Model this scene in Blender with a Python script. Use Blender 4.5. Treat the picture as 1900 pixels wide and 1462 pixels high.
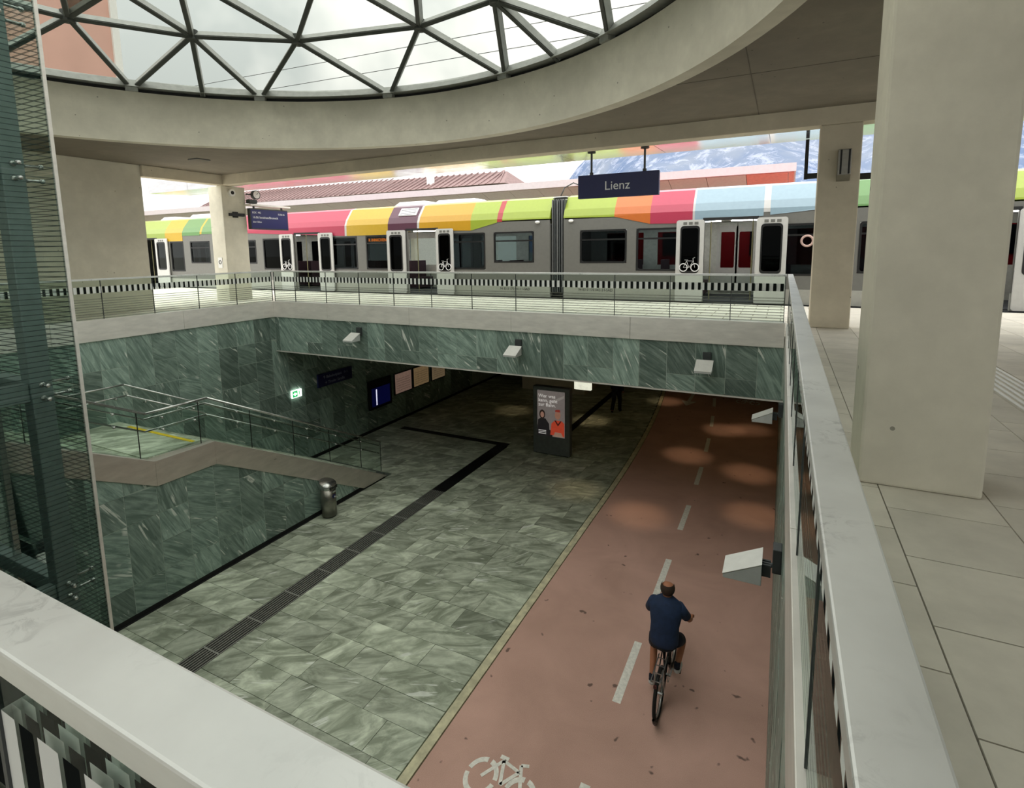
import bpy, math, random
from mathutils import Vector, Matrix
random.seed(7)
S = bpy.context.scene
COL = S.collection
for o in list(bpy.data.objects): bpy.data.objects.remove(o)
R = math.radians
ZF = -4.8                      # underpass floor level; platform is z = 0

# ------------------------------------------------------------------ camera
cd = bpy.data.cameras.new('camera'); cam = bpy.data.objects.new('camera', cd); COL.objects.link(cam)
cd.sensor_width = 36; cd.lens = 1002 / 1900 * 36; cd.shift_y = -130 / 1900; cd.clip_start = .02; cd.clip_end = 3000
yaw, pit, rol = -.465, .135, -.013
fw = Vector((math.sin(yaw)*math.cos(pit), math.cos(yaw)*math.cos(pit), -math.sin(pit)))
r0 = Vector((math.cos(yaw), -math.sin(yaw), 0)); u0 = r0.cross(fw)
r1 = r0*math.cos(rol) + u0*math.sin(rol); u1 = -r0*math.sin(rol) + u0*math.cos(rol)
m = Matrix((r1, u1, -fw)).transposed().to_4x4(); m.translation = (0, 0, 1.62); cam.matrix_world = m
S.camera = cam

# ------------------------------------------------------------------ world: overcast sky
W = bpy.data.worlds.new('sky'); S.world = W; W.use_nodes = True
nt = W.node_tree; nt.nodes.clear()
wo = nt.nodes.new('ShaderNodeOutputWorld'); bg = nt.nodes.new('ShaderNodeBackground')
tc = nt.nodes.new('ShaderNodeTexCoord'); nz = nt.nodes.new('ShaderNodeTexNoise'); rp = nt.nodes.new('ShaderNodeValToRGB')
nz.inputs['Scale'].default_value = 2.6; nz.inputs['Detail'].default_value = 5; nz.inputs['Roughness'].default_value = .5
rp.color_ramp.elements[0].position = .36; rp.color_ramp.elements[0].color = (.39, .415, .41, 1)
rp.color_ramp.elements[1].position = .66; rp.color_ramp.elements[1].color = (1, .965, .925, 1)
nt.links.new(tc.outputs['Generated'], nz.inputs['Vector']); nt.links.new(nz.outputs['Fac'], rp.inputs['Fac'])
# standard overcast luminance: three times brighter overhead than at the horizon
sz = nt.nodes.new('ShaderNodeSeparateXYZ'); nt.links.new(tc.outputs['Generated'], sz.inputs[0])
mz = nt.nodes.new('ShaderNodeMath'); mz.operation = 'MAXIMUM'; nt.links.new(sz.outputs[2], mz.inputs[0]); mz.inputs[1].default_value = 0
lz = nt.nodes.new('ShaderNodeMath'); lz.operation = 'MULTIPLY_ADD'; nt.links.new(mz.outputs[0], lz.inputs[0]); lz.inputs[1].default_value = 1.2; lz.inputs[2].default_value = .6
nt.links.new(lz.outputs[0], bg.inputs['Strength'])
nt.links.new(rp.outputs['Color'], bg.inputs['Color']); nt.links.new(bg.outputs['Background'], wo.inputs['Surface'])
S.view_settings.view_transform = 'Standard'; S.view_settings.look = 'None'
S.view_settings.gamma = 1; S.view_settings.use_curve_mapping = False
S.view_settings.exposure = 1.84

# ------------------------------------------------------------------ materials
def lin(c):
    return tuple(((v/255)/12.92 if v/255 <= .04045 else ((v/255+.055)/1.055)**2.4) for v in c) + (1,)
MATS = {}
class NT:
    def __init__(s, name):
        s.m = bpy.data.materials.new(name); s.m.use_nodes = True; s.t = s.m.node_tree; s.t.nodes.clear()
        s.out = s.n('ShaderNodeOutputMaterial'); MATS[name] = s.m
    def n(s, k, **kw):
        x = s.t.nodes.new(k)
        for a, v in kw.items(): setattr(x, a, v)
        return x
    def l(s, a, b): s.t.links.new(a, b)
    def val(s, sock, v):
        if hasattr(v, 'links') or isinstance(v, bpy.types.NodeSocket): s.l(v, sock)
        else: sock.default_value = v
    def math(s, op, a, b=0., c=None):
        x = s.n('ShaderNodeMath', operation=op); s.val(x.inputs[0], a); s.val(x.inputs[1], b)
        if c is not None: s.val(x.inputs[2], c)
        return x.outputs[0]
    def mix(s, f, a, b, mode='MIX'):
        x = s.n('ShaderNodeMix', data_type='RGBA', blend_type=mode); s.val(x.inputs['Factor'], f)
        s.val(x.inputs[6], a); s.val(x.inputs[7], b); return x.outputs[2]
    def noise(s, vec, scale, det=4, rough=.55, dist=0.):
        x = s.n('ShaderNodeTexNoise'); s.val(x.inputs['Vector'], vec); x.inputs['Scale'].default_value = scale
        x.inputs['Detail'].default_value = det; x.inputs['Roughness'].default_value = rough; x.inputs['Distortion'].default_value = dist
        return x.outputs['Fac']
    def ramp(s, f, a, b):
        x = s.n('ShaderNodeMapRange'); x.clamp = True; s.val(x.inputs[0], f); x.inputs[1].default_value = a; x.inputs[2].default_value = b
        return x.outputs[0]
    def pos(s): return s.n('ShaderNodeNewGeometry').outputs['Position']
    def rnd(s): return s.n('ShaderNodeObjectInfo').outputs['Random']
    def bsdf(s, col, rough=.6, metal=0., spec=.5, bump=None, bs=.2, bd=.02, emis=None, es=0.):
        b = s.n('ShaderNodeBsdfPrincipled'); s.val(b.inputs['Base Color'], col); s.val(b.inputs['Roughness'], rough)
        b.inputs['Metallic'].default_value = metal; b.inputs['Specular IOR Level'].default_value = spec
        if bump is not None:
            x = s.n('ShaderNodeBump'); x.inputs['Strength'].default_value = bs; x.inputs['Distance'].default_value = bd
            s.l(bump, x.inputs['Height']); s.l(x.outputs[0], b.inputs['Normal'])
        if emis is not None: s.val(b.inputs['Emission Color'], emis); b.inputs['Emission Strength'].default_value = es
        return b.outputs[0]
    def done(s, sh): s.l(sh, s.out.inputs['Surface']); return s.m

def plain(name, c, rough=.5, metal=0., spec=.5, var=.12, scale=9., emis=0.):
    t = NT(name); n = t.noise(t.pos(), scale, 4)
    k = t.ramp(n, .3, .7); c = lin(c)
    lo = tuple(v*(1-var) for v in c[:3])+(1,); hi = tuple(min(1, v*(1+var)) for v in c[:3])+(1,)
    col = t.mix(k, lo, hi)
    return t.done(t.bsdf(col, rough, metal, spec, emis=col if emis else None, es=emis))

def concrete(name, c):
    t = NT(name); p = t.pos(); c = lin(c)
    big = t.ramp(t.noise(p, .55, 5, .6, .4), .3, .72); mid = t.ramp(t.noise(p, 3.1, 6, .65), .3, .7)
    sm = t.noise(p, 34, 3)
    col = t.mix(big, tuple(v*.82 for v in c[:3])+(1,), tuple(min(1, v*1.08) for v in c[:3])+(1,))
    col = t.mix(t.math('MULTIPLY', mid, .5), col, tuple(v*.70 for v in c[:3])+(1,))
    vo = t.n('ShaderNodeTexVoronoi'); vo.inputs['Scale'].default_value = 3.4; t.l(p, vo.inputs['Vector'])
    pore = t.math('LESS_THAN', vo.outputs['Distance'], .05)
    col = t.mix(t.math('MULTIPLY', pore, .6), col, (.03, .03, .026, 1))
    return t.done(t.bsdf(col, .8, spec=.25, bump=t.math('ADD', mid, t.math('MULTIPLY', sm, .3)), bs=.12, bd=.01))

def stone(name, dark, light, wall=True, rough=.35, veins=.75, spread=.36, ang=.62, slope=9.):
    t = NT(name); sp = t.n('ShaderNodeSeparateXYZ'); t.l(t.pos(), sp.inputs[0]); rnd = t.rnd()
    cb = t.n('ShaderNodeCombineXYZ')
    if wall: t.l(t.math('ADD', sp.outputs[0], sp.outputs[1]), cb.inputs[0]); t.l(sp.outputs[2], cb.inputs[1])
    else: t.l(sp.outputs[0], cb.inputs[0]); t.l(sp.outputs[1], cb.inputs[1])
    t.l(t.math('MULTIPLY', rnd, 61.), cb.inputs[2])
    r2 = t.math('FRACT', t.math('MULTIPLY', rnd, 17.31)); r3 = t.math('FRACT', t.math('MULTIPLY', rnd, 53.7))
    rot = t.n('ShaderNodeVectorRotate', rotation_type='Z_AXIS'); t.l(cb.outputs[0], rot.inputs['Vector'])
    t.l(t.math('MULTIPLY_ADD', r2, .9, ang - .45), rot.inputs['Angle'])
    mp = t.n('ShaderNodeMapping'); mp.inputs['Scale'].default_value = (slope, 1.5, 1); t.l(rot.outputs[0], mp.inputs['Vector'])
    st = t.noise(mp.outputs[0], .9, 7, .62, 1.1)
    cl = t.noise(cb.outputs[0], 2.3, 5, .6, .8)
    col = t.mix(t.ramp(st, .38, .64), lin(dark), lin(light))
    col = t.mix(t.ramp(cl, .42, .66), col, t.mix(.45, col, lin(dark)))
    k = t.math('MULTIPLY_ADD', r3, spread*2, 1-spread)
    kc = t.n('ShaderNodeCombineXYZ')
    for i in range(3): t.l(k, kc.inputs[i])
    col = t.mix(1., col, kc.outputs[0], 'MULTIPLY')
    mp2 = t.n('ShaderNodeMapping'); mp2.inputs['Scale'].default_value = (13, 1.1, 1); t.l(rot.outputs[0], mp2.inputs['Vector'])
    v = t.math('MULTIPLY', t.ramp(t.noise(mp2.outputs[0], .7, 2, .5, 1.6), .63, .66), t.ramp(t.noise(cb.outputs[0], 1.9, 2), .50, .56))
    col = t.mix(t.math('MULTIPLY', v, veins), col, (.85, .88, .82, 1))
    return t.done(t.bsdf(col, t.math('MULTIPLY_ADD', st, .25, rough-.1), spec=.45, bump=st, bs=.12, bd=.01))

def glass(name, tint, refl=.10, marks=False, lines=0., lz0=-9., lz1=9., period=.05, lw=.2, lcol=(60, 80, 75), z0=.83, z1=.97):
    t = NT(name); tr = t.n('ShaderNodeBsdfTransparent'); tr.inputs[0].default_value = lin(tint)
    gl = t.n('ShaderNodeBsdfGlossy'); gl.inputs['Roughness'].default_value = .02; gl.inputs['Color'].default_value = (.9, .95, .93, 1)
    lw_ = t.n('ShaderNodeLayerWeight'); lw_.inputs['Blend'].default_value = refl
    mx = t.n('ShaderNodeMixShader'); t.l(lw_.outputs['Fresnel'], mx.inputs[0]); t.l(tr.outputs[0], mx.inputs[1]); t.l(gl.outputs[0], mx.inputs[2])
    sh = mx.outputs[0]
    sp = t.n('ShaderNodeSeparateXYZ'); t.l(t.pos(), sp.inputs[0]); z = sp.outputs[2]
    if lines:
        d = t.n('ShaderNodeBsdfDiffuse'); d.inputs[0].default_value = lin(lcol)
        f = t.math('LESS_THAN', t.math('FRACT', t.math('DIVIDE', t.math('ADD', z, 20.), period)), lw)
        f = t.math('MULTIPLY', f, t.math('MULTIPLY', t.math('GREATER_THAN', z, lz0), t.math('LESS_THAN', z, lz1)))
        m2 = t.n('ShaderNodeMixShader'); t.l(t.math('MULTIPLY', f, lines), m2.inputs[0]); t.l(sh, m2.inputs[1]); t.l(d.outputs[0], m2.inputs[2]); sh = m2.outputs[0]
    if marks:
        al = t.math('ADD', t.math('ADD', sp.outputs[0], sp.outputs[1]), 40.)
        fr = t.math('FRACT', t.math('DIVIDE', al, .118))
        w = t.math('MULTIPLY', t.math('LESS_THAN', fr, .46), t.math('GREATER_THAN', fr, .0))
        bk = t.math('MULTIPLY', t.math('GREATER_THAN', fr, .56), t.math('LESS_THAN', fr, .90))
        inz = t.math('MULTIPLY', t.math('GREATER_THAN', z, z0), t.math('LESS_THAN', z, z1))
        d = t.n('ShaderNodeBsdfDiffuse'); t.l(t.mix(w, (.012, .014, .014, 1), (.8, .82, .8, 1)), d.inputs[0])
        f = t.math('MULTIPLY', inz, t.math('ADD', w, bk))
        m2 = t.n('ShaderNodeMixShader'); t.l(f, m2.inputs[0]); t.l(sh, m2.inputs[1]); t.l(d.outputs[0], m2.inputs[2]); sh = m2.outputs[0]
    return t.done(sh)

def brushed(name, c, rough=.3, stain=.0, metal=.9):
    t = NT(name); p = t.pos(); mp = t.n('ShaderNodeMapping'); mp.inputs['Scale'].default_value = (1.3, 1.3, 5); t.l(p, mp.inputs['Vector'])
    n = t.noise(mp.outputs[0], 2.2, 5, .6); c = lin(c)
    col = t.mix(t.ramp(n, .3, .7), tuple(v*.88 for v in c[:3])+(1,), tuple(min(1, v*1.07) for v in c[:3])+(1,))
    if stain:
        s1 = t.ramp(t.noise(p, 17, 7, .7, 1.5), .5, .6); s2 = t.ramp(t.noise(p, 3.1, 3), .5, .62)
        col = t.mix(t.math('MULTIPLY', t.math('MULTIPLY', s1, s2), stain), col, tuple(v*.45 for v in c[:3])+(1,))
    return t.done(t.bsdf(col, t.math('MULTIPLY_ADD', n, .18, rough-.09), metal))

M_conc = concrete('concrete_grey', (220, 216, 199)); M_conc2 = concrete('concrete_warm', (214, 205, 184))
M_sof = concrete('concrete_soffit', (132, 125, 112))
M_wallst = stone('green_slate_wall', (104, 124, 116), (162, 182, 172), True, ang=-.7, slope=14.)
M_floorst = stone('green_slate_floor', (132, 140, 122), (212, 220, 200), False, .42, .6, .22, .9, 4.)
M_joint = plain('joint_mortar', (92, 100, 92), .9)
M_jw = plain('wall_joint', (172, 186, 176), .9)
M_dark = plain('dark_recess', (18, 20, 20), .8)
M_steel = brushed('stainless_band', (236, 232, 226), .38, metal=.3)
M_cap = brushed('stainless_cap', (232, 234, 232), .42, .55, metal=.5)
M_bin = brushed('bin_steel', (150, 148, 140), .3)
M_str = brushed('stringer_steel', (214, 206, 198), .32, metal=.62)
M_tube = brushed('stainless_tube', (200, 203, 200), .25)
M_lift = plain('lift_steel_paint', (122, 138, 136), .45, .2)
M_liftg = glass('lift_glass', (243, 247, 245), .05, lines=.6, period=.055, lw=.14, lcol=(50, 66, 64))
M_railg = glass('railing_glass', (238, 244, 240), .07, True, .4, .2, .74, .052, .34, (128, 130, 120))
M_stairg = glass('stair_glass', (240, 246, 243), .06)
M_domeg = glass('dome_glass', (216, 217, 214), .06)
M_dframe = plain('dome_frame_paint', (164, 167, 162), .5, .2)
M_black = plain('black_rubber', (16, 17, 17), .6)
M_white = plain('white_paint', (226, 226, 222), .5, var=.05)
M_asph = None
def asphalt():
    t = NT('red_asphalt'); p = t.pos()
    big = t.ramp(t.noise(p, .7, 4, .6, .5), .3, .7); gr = t.noise(p, 130, 2); sp = t.ramp(t.noise(p, 5.5, 2, .4), .74, .78)
    col = t.mix(big, lin((184, 144, 130)), lin((212, 168, 154)))
    col = t.mix(t.math('MULTIPLY', t.ramp(gr, .35, .7), .35), col, lin((226, 196, 184)))
    col = t.mix(t.math('MULTIPLY', sp, .7), col, (.02, .015, .014, 1))
    return t.done(t.bsdf(col, .72, spec=.3, bump=gr, bs=.15, bd=.004))
M_asph = asphalt()
M_kerb = plain('kerb_stone', (206, 200, 168), .8, var=.25, scale=6)
M_line = plain('road_marking', (240, 236, 228), .8, var=.15, scale=20)
def paving(name, c, joints=False):
    t = NT(name); p = t.pos(); c = lin(c)
    n = t.ramp(t.noise(p, 1.7, 6, .65), .3, .7); k = t.math('MULTIPLY_ADD', t.rnd(), .14, .93)
    col = t.mix(n, tuple(v*.85 for v in c[:3])+(1,), tuple(min(1, v*1.1) for v in c[:3])+(1,))
    kc = t.n('ShaderNodeCombineXYZ')
    for i in range(3): t.l(k, kc.inputs[i])
    col = t.mix(1., col, kc.outputs[0], 'MULTIPLY')
    if joints:
        b = t.n('ShaderNodeTexBrick'); t.l(p, b.inputs['Vector']); b.inputs['Scale'].default_value = 1
        b.inputs['Brick Width'].default_value = .6; b.inputs['Row Height'].default_value = .4; b.inputs['Mortar Size'].default_value = .012
        b.inputs['Color1'].default_value = b.inputs['Color2'].default_value = (1, 1, 1, 1); b.inputs['Mortar'].default_value = (.35, .33, .3, 1)
        col = t.mix(1., col, b.outputs['Color'], 'MULTIPLY')
    return t.done(t.bsdf(col, .8, spec=.3, bump=n, bs=.08, bd=.01))
M_pave = paving('platform_paving', (214, 209, 196)); M_pavej = paving('platform_paving_far', (226, 221, 208), True)
M_blue = plain('sign_blue', (26, 30, 82), .35, var=.04)
M_anth = plain('anthracite', (60, 64, 65), .5)

# ------------------------------------------------------------------ mesh builder
class B:
    def __init__(s): s.v = []; s.f = []
    def add(s, vs, fs): o = len(s.v); s.v += [tuple(x) for x in vs]; s.f += [tuple(i+o for i in f) for f in fs]; return s
    def box(s, x0, x1, y0, y1, z0, z1):
        return s.add([(x0,y0,z0),(x1,y0,z0),(x1,y1,z0),(x0,y1,z0),(x0,y0,z1),(x1,y0,z1),(x1,y1,z1),(x0,y1,z1)],
                     [(0,3,2,1),(4,5,6,7),(0,1,5,4),(1,2,6,5),(2,3,7,6),(3,0,4,7)])
    def hexa(s, lo, hi):      # two quads (lists of 4 points)
        return s.add(list(lo)+list(hi), [(0,3,2,1),(4,5,6,7),(0,1,5,4),(1,2,6,5),(2,3,7,6),(3,0,4,7)])
    def prism(s, poly, ext):  # polygon (3-D points, planar) pushed along ext
        n = len(poly); e = Vector(ext); a = [Vector(p) for p in poly]
        return s.add(a+[p+e for p in a], [tuple(range(n-1,-1,-1)), tuple(range(n,2*n))]+[(i,(i+1)%n,n+(i+1)%n,n+i) for i in range(n)])
    def bar(s, p, q, w, h, up=(0,0,1)):  # rectangular bar from p to q
        p = Vector(p); q = Vector(q); d = (q-p).normalized(); u = Vector(up); u = (u-d*u.dot(d)).normalized(); r = d.cross(u)
        c = lambda P: [P-r*w/2-u*h/2, P+r*w/2-u*h/2, P+r*w/2+u*h/2, P-r*w/2+u*h/2]
        return s.hexa(c(p), c(q))
    def cyl(s, p, q, r, n=12, r2=None, cap=True):
        p = Vector(p); q = Vector(q); d = (q-p).normalized(); a = Vector((0,0,1)) if abs(d.z) < .9 else Vector((1,0,0))
        u = d.cross(a).normalized(); w = d.cross(u); r2 = r if r2 is None else r2
        vs = [p+(u*math.cos(2*math.pi*i/n)+w*math.sin(2*math.pi*i/n))*r for i in range(n)]+[q+(u*math.cos(2*math.pi*i/n)+w*math.sin(2*math.pi*i/n))*r2 for i in range(n)]
        fs = [(i,(i+1)%n,n+(i+1)%n,n+i) for i in range(n)]
        if cap: fs += [tuple(range(n-1,-1,-1)), tuple(range(n,2*n))]
        return s.add(vs, fs)
    def tube(s, pts, r, n=8):
        for a, b in zip(pts[:-1], pts[1:]): s.cyl(a, b, r, n)
        for p in pts[1:-1]: s.ball(p, r*1.0, 6)
        return s
    def ball(s, c, r, n=8, sc=(1,1,1)):
        c = Vector(c); vs = []; fs = []; m_ = n; k = n*2
        for i in range(1, m_):
            th = math.pi*i/m_
            for j in range(k):
                ph = 2*math.pi*j/k; vs.append((c.x+r*sc[0]*math.sin(th)*math.cos(ph), c.y+r*sc[1]*math.sin(th)*math.sin(ph), c.z+r*sc[2]*math.cos(th)))
        t_ = len(vs); vs += [(c.x,c.y,c.z+r*sc[2]), (c.x,c.y,c.z-r*sc[2])]
        for i in range(m_-2):
            for j in range(k): fs.append((i*k+j, (i+1)*k+j, (i+1)*k+(j+1)%k, i*k+(j+1)%k))
        for j in range(k): fs.append((t_, j, (j+1)%k)); fs.append((t_+1, (m_-2)*k+(j+1)%k, (m_-2)*k+j))
        return s.add(vs, fs)
    def torus(s, c, ax, Rr, r, n=28, k=8, a0=0., a1=2*math.pi):
        c = Vector(c); ax = Vector(ax).normalized(); a = Vector((0,0,1)) if abs(ax.z) < .9 else Vector((1,0,0))
        u = ax.cross(a).normalized(); w = ax.cross(u); full = abs(a1-a0-2*math.pi) < 1e-6; m_ = n if full else n+1; vs = []
        for i in range(m_):
            t_ = a0+(a1-a0)*i/n; d = u*math.cos(t_)+w*math.sin(t_)
            for j in range(k):
                f = 2*math.pi*j/k; vs.append(c+d*(Rr+r*math.cos(f))+ax*(r*math.sin(f)))
        fs = []
        for i in range(n):
            for j in range(k): fs.append((i*k+j, ((i+1)%m_)*k+j, ((i+1)%m_)*k+(j+1)%k, i*k+(j+1)%k))
        return s.add(vs, fs)
    def mesh(s, name, mat, smooth=False):
        me = bpy.data.meshes.new(name); me.from_pydata(s.v, [], s.f); me.update()
        if smooth: me.polygons.foreach_set('use_smooth', [True]*len(me.polygons))
        if mat: me.materials.append(mat)
        return me
    def build(s, name, mat, parent=None, smooth=False, bevel=0., loc=None):
        if loc is None:
            if parent is None:
                xs = [v[0] for v in s.v]; ys = [v[1] for v in s.v]; zs = [v[2] for v in s.v]
                loc = Vector(((min(xs)+max(xs))/2, (min(ys)+max(ys))/2, min(zs)))
                s.v = [(v[0]-loc.x, v[1]-loc.y, v[2]-loc.z) for v in s.v]
            else: loc = Vector((0,0,0))
        me = s.mesh(name, mat, smooth); o = bpy.data.objects.new(name, me); COL.objects.link(o); o.location = loc
        if parent is not None: o.parent = parent
        if bevel:
            b = o.modifiers.new('bevel', 'BEVEL'); b.width = bevel; b.segments = 2; b.limit_method = 'ANGLE'
        return o

def tag(o, label, cat, group=None):
    o['label'] = label; o['category'] = cat
    if group: o['group'] = group
    return o
def thing(name, label, cat, loc=(0,0,0), rz=0., group=None):
    o = bpy.data.objects.new(name, None); COL.objects.link(o); o.location = loc; o.rotation_euler = (0,0,rz); o.empty_display_size = .2
    return tag(o, label, cat, group)
def struct(o): o['kind'] = 'structure'; return o
def inst(src_mesh, name, loc, parent=None, scale=None, rot=None):
    o = bpy.data.objects.new(name, src_mesh); COL.objects.link(o); o.location = loc
    if scale: o.scale = scale
    if rot: o.rotation_euler = rot
    if parent is not None: o.parent = parent
    return o
def kid(o, parent):       # parent a world-space object keeping its place (parents here only carry a location)
    o.parent = parent; o.location = Vector(o.location) - Vector(parent.location); return o
def text(name, body, size, mat, parent, loc, rot, align='LEFT', depth=.002, sx=1.):
    c = bpy.data.curves.new(name, 'FONT'); c.body = body; c.size = size; c.align_x = align; c.extrude = depth; c.resolution_u = 3
    tmp = bpy.data.objects.new(name+'_t', c); COL.objects.link(tmp)
    dg = bpy.context.evaluated_depsgraph_get(); me = bpy.data.meshes.new_from_object(tmp.evaluated_get(dg)); bpy.data.objects.remove(tmp); bpy.data.curves.remove(c)
    me.name = name; me.materials.clear(); me.materials.append(mat)
    o = bpy.data.objects.new(name, me); COL.objects.link(o); o.location = loc; o.rotation_euler = rot; o.scale = (sx,1,1)
    if parent is not None: o.parent = parent
    return o
def rrect(w, h, r, n=4, cx=0., cz=0.):
    pts = []
    for qx, qz, a in ((1,1,0),(-1,1,90),(-1,-1,180),(1,-1,270)):
        for i in range(n+1):
            t = R(a+90*i/n); pts.append((cx+qx*(w/2-r)+r*math.cos(t), cz+qz*(h/2-r)+r*math.sin(t)))
    return pts
def ring2(b, outer, inner, y0, y1):   # frame between two outlines with equal point counts, in the XZ plane
    n = len(outer); vs = [(x,y0,z) for x,z in outer]+[(x,y0,z) for x,z in inner]+[(x,y1,z) for x,z in outer]+[(x,y1,z) for x,z in inner]; fs = []
    for i in range(n):
        j = (i+1)%n
        fs += [(i,j,n+j,n+i), (2*n+i,3*n+i,3*n+j,2*n+j), (i,2*n+i,2*n+j,j), (n+i,n+j,3*n+j,3*n+i)]
    return b.add(vs, fs)

# ================================================================== STRUCTURE
XL, YF, XS, XR = -13.05, 10.75, -9.99, .11     # left wall, far edge of the pit, stair wall, right wall
BT, BB, SB = .27, -.18, -1.16                  # steel band top / bottom, underside of the deck
YN = .30                                       # near edge of the pit

# ---- floors
fl = struct(B().box(-14, XR+.3, -1, 31, ZF-.3, ZF-.03).build('floor', M_joint))
def xc(y): return -.0055*max(0, y-13)**2          # the cycle path bends slightly inside the underpass
bp = B(); ys = [0, 4, 8, 11, 13]+[14+i for i in range(17)]
for a, b in zip(ys[:-1], ys[1:]):
    bp.hexa([(-3.78+xc(a),a,ZF-.03),(XR,a,ZF-.03),(XR,b,ZF-.03),(-3.78+xc(b),b,ZF-.03)], [(-3.78+xc(a),a,ZF),(XR,a,ZF),(XR,b,ZF),(-3.78+xc(b),b,ZF)])
struct(bp.build('floor_cycle_path', M_asph))
kb = B()
for a, b in zip(ys[:-1], ys[1:]):
    kb.hexa([(-3.94+xc(a),a,ZF-.03),(-3.80+xc(a),a,ZF-.03),(-3.80+xc(b),b,ZF-.03),(-3.94+xc(b),b,ZF-.03)], [(-3.93+xc(a),a,ZF+.004),(-3.80+xc(a),a,ZF+.004),(-3.80+xc(b),b,ZF+.004),(-3.93+xc(b),b,ZF+.004)])
struct(kb.build('trim_1', M_kerb))
# tiles: courses along X
unit = B().box(-.5,.5,-.5,.5,-.03,0)
unit_tile = unit.mesh('paving_tile', M_floorst)
tiles = []
y = 3.2; row = 0
while y < 29.5:
    d = random.choice((.40,.46,.52,.58))
    spans = [(-9.95,-8.28),(-7.86,None)] if y < 11.7 else ([(-12.95,-8.28),(-7.86,None)] if y < 15.2 else [(-12.95,None)])
    for a, b in spans:
        if b is None: b = -3.95+min(xc(y), xc(y+d))
        x = a
        while x < b-.02:
            w = random.choice((.55,.75,.9,1.1,1.3))
            if x == a: w *= random.uniform(.4,1.)
            if b-(x+w) < .3: w = b-x
            tiles.append((x, x+w, y, y+d)); x += w
    y += d
tiles.sort(key=lambda t: t[2]+max(0, (t[2]-15))*.0)
for i, (x0,x1,y0,y1) in enumerate(tiles[:300]):
    o = inst(unit_tile, 'paving_tile', ((x0+x1)/2,(y0+y1)/2,ZF+random.uniform(-.003,.001)), None, (x1-x0-.007,y1-y0-.007,1)); kid(o, fl)
fb = B()
for x0,x1,y0,y1 in tiles[300:]: fb.box(x0+.004,x1-.004,y0+.004,y1-.004,ZF-.03,ZF)
o = fb.build('far_paving_tiles', M_floorst); o['kind'] = 'stuff'; kid(o, fl)
# road markings
mk = 0
DL = {-1:'nearest the viewer, beside the bicycle symbol',0:'just behind and left of the cyclist',1:'just ahead of the cyclist',2:'second ahead of the cyclist',3:'at the mouth of the underpass',4:'first one fully inside the underpass',5:'second one fully inside the underpass',6:'third one inside the underpass',7:'farthest visible inside the underpass'}
for k in range(-1, 8):
    y0 = 6.82+2.66*k; y1 = y0+1.33
    if y1 < 3: continue
    mb = B()
    for j in range(3):
        a = y0+(y1-y0)*j/3; b = y0+(y1-y0)*(j+1)/3
        mb.hexa([(-1.895+xc(a)*.8,a,ZF),(-1.775+xc(a)*.8,a,ZF),(-1.775+xc(b)*.8,b,ZF),(-1.895+xc(b)*.8,b,ZF)],[(-1.895+xc(a)*.8,a,ZF+.004),(-1.775+xc(a)*.8,a,ZF+.004),(-1.775+xc(b)*.8,b,ZF+.004),(-1.895+xc(b)*.8,b,ZF+.004)])
    tag(mb.build('lane_dash', M_line), 'white centre line dash on the cycle path, '+DL[k], 'road marking', 'centre line dashes on the cycle path')
def flatbike(cx, cy, s, name, label, rev=1):
    t = thing(name, label, 'road marking', (cx,cy,ZF))
    def strip(pts, w, n):
        b = B()
        for p, q in zip(pts[:-1], pts[1:]): b.bar((p[0],p[1],.003),(q[0],q[1],.003), w, .003)
        return b.build(n, M_line, t)
    def ringarc(c, r, gaps, n):
        for a0, a1 in gaps:
            b = B(); k = 8
            for i in range(k):
                t0 = R(a0+(a1-a0)*i/k); t1 = R(a0+(a1-a0)*(i+1)/k)
                P = lambda t_, rr: (c[0]+rr*math.cos(t_), c[1]+rr*1.25*math.sin(t_), 0)
                q = [P(t0,r-.05*s),P(t1,r-.05*s),P(t1,r+.02*s),P(t0,r+.02*s)]
                b.hexa([(a,b_,0.0005) for a,b_,_ in q],[(a,b_,.004) for a,b_,_ in q])
            b.build(n, M_line, t)
    ringarc((-.33*s,0), .24*s, ((5,80),(95,170),(185,260),(275,350)), 'painted_wheel_arc')
    ringarc((.33*s,-.05*s), .24*s, ((5,80),(95,170),(185,260),(275,350)), 'painted_wheel_arc')
    strip([(-.33*s,0),(-.12*s,.34*s*1.1),(.18*s,.30*s)], .055*s, 'painted_frame')
    strip([(-.12*s,.34*s*1.1),(0,0),(.18*s,.30*s)], .055*s, 'painted_frame')
    strip([(.33*s,0),(.16*s,.42*s),(.28*s,.46*s)], .055*s, 'painted_fork')
    strip([(-.2*s,.42*s),(-.06*s,.42*s)], .07*s, 'painted_saddle')
    return t
flatbike(-2.77, 5.03, .8, 'painted_bicycle', 'white bicycle symbol painted on the near end of the red cycle path')
flatbike(-1.05, 24.0, .8, 'painted_bicycle', 'faded bicycle symbol painted deep inside the underpass')
ar = thing('painted_arrow', 'pale arrow painted on the cycle path deep inside the underpass', 'road marking', (-3.3,23.4,ZF))
B().box(-.07,.07,-.2,1.3,0,.004).build('arrow_shaft', M_line, ar); B().prism([(-.3,-.2,0),(0,-.95,0),(.3,-.2,0)],(0,0,.004)).build('arrow_head', M_line, ar)

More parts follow.
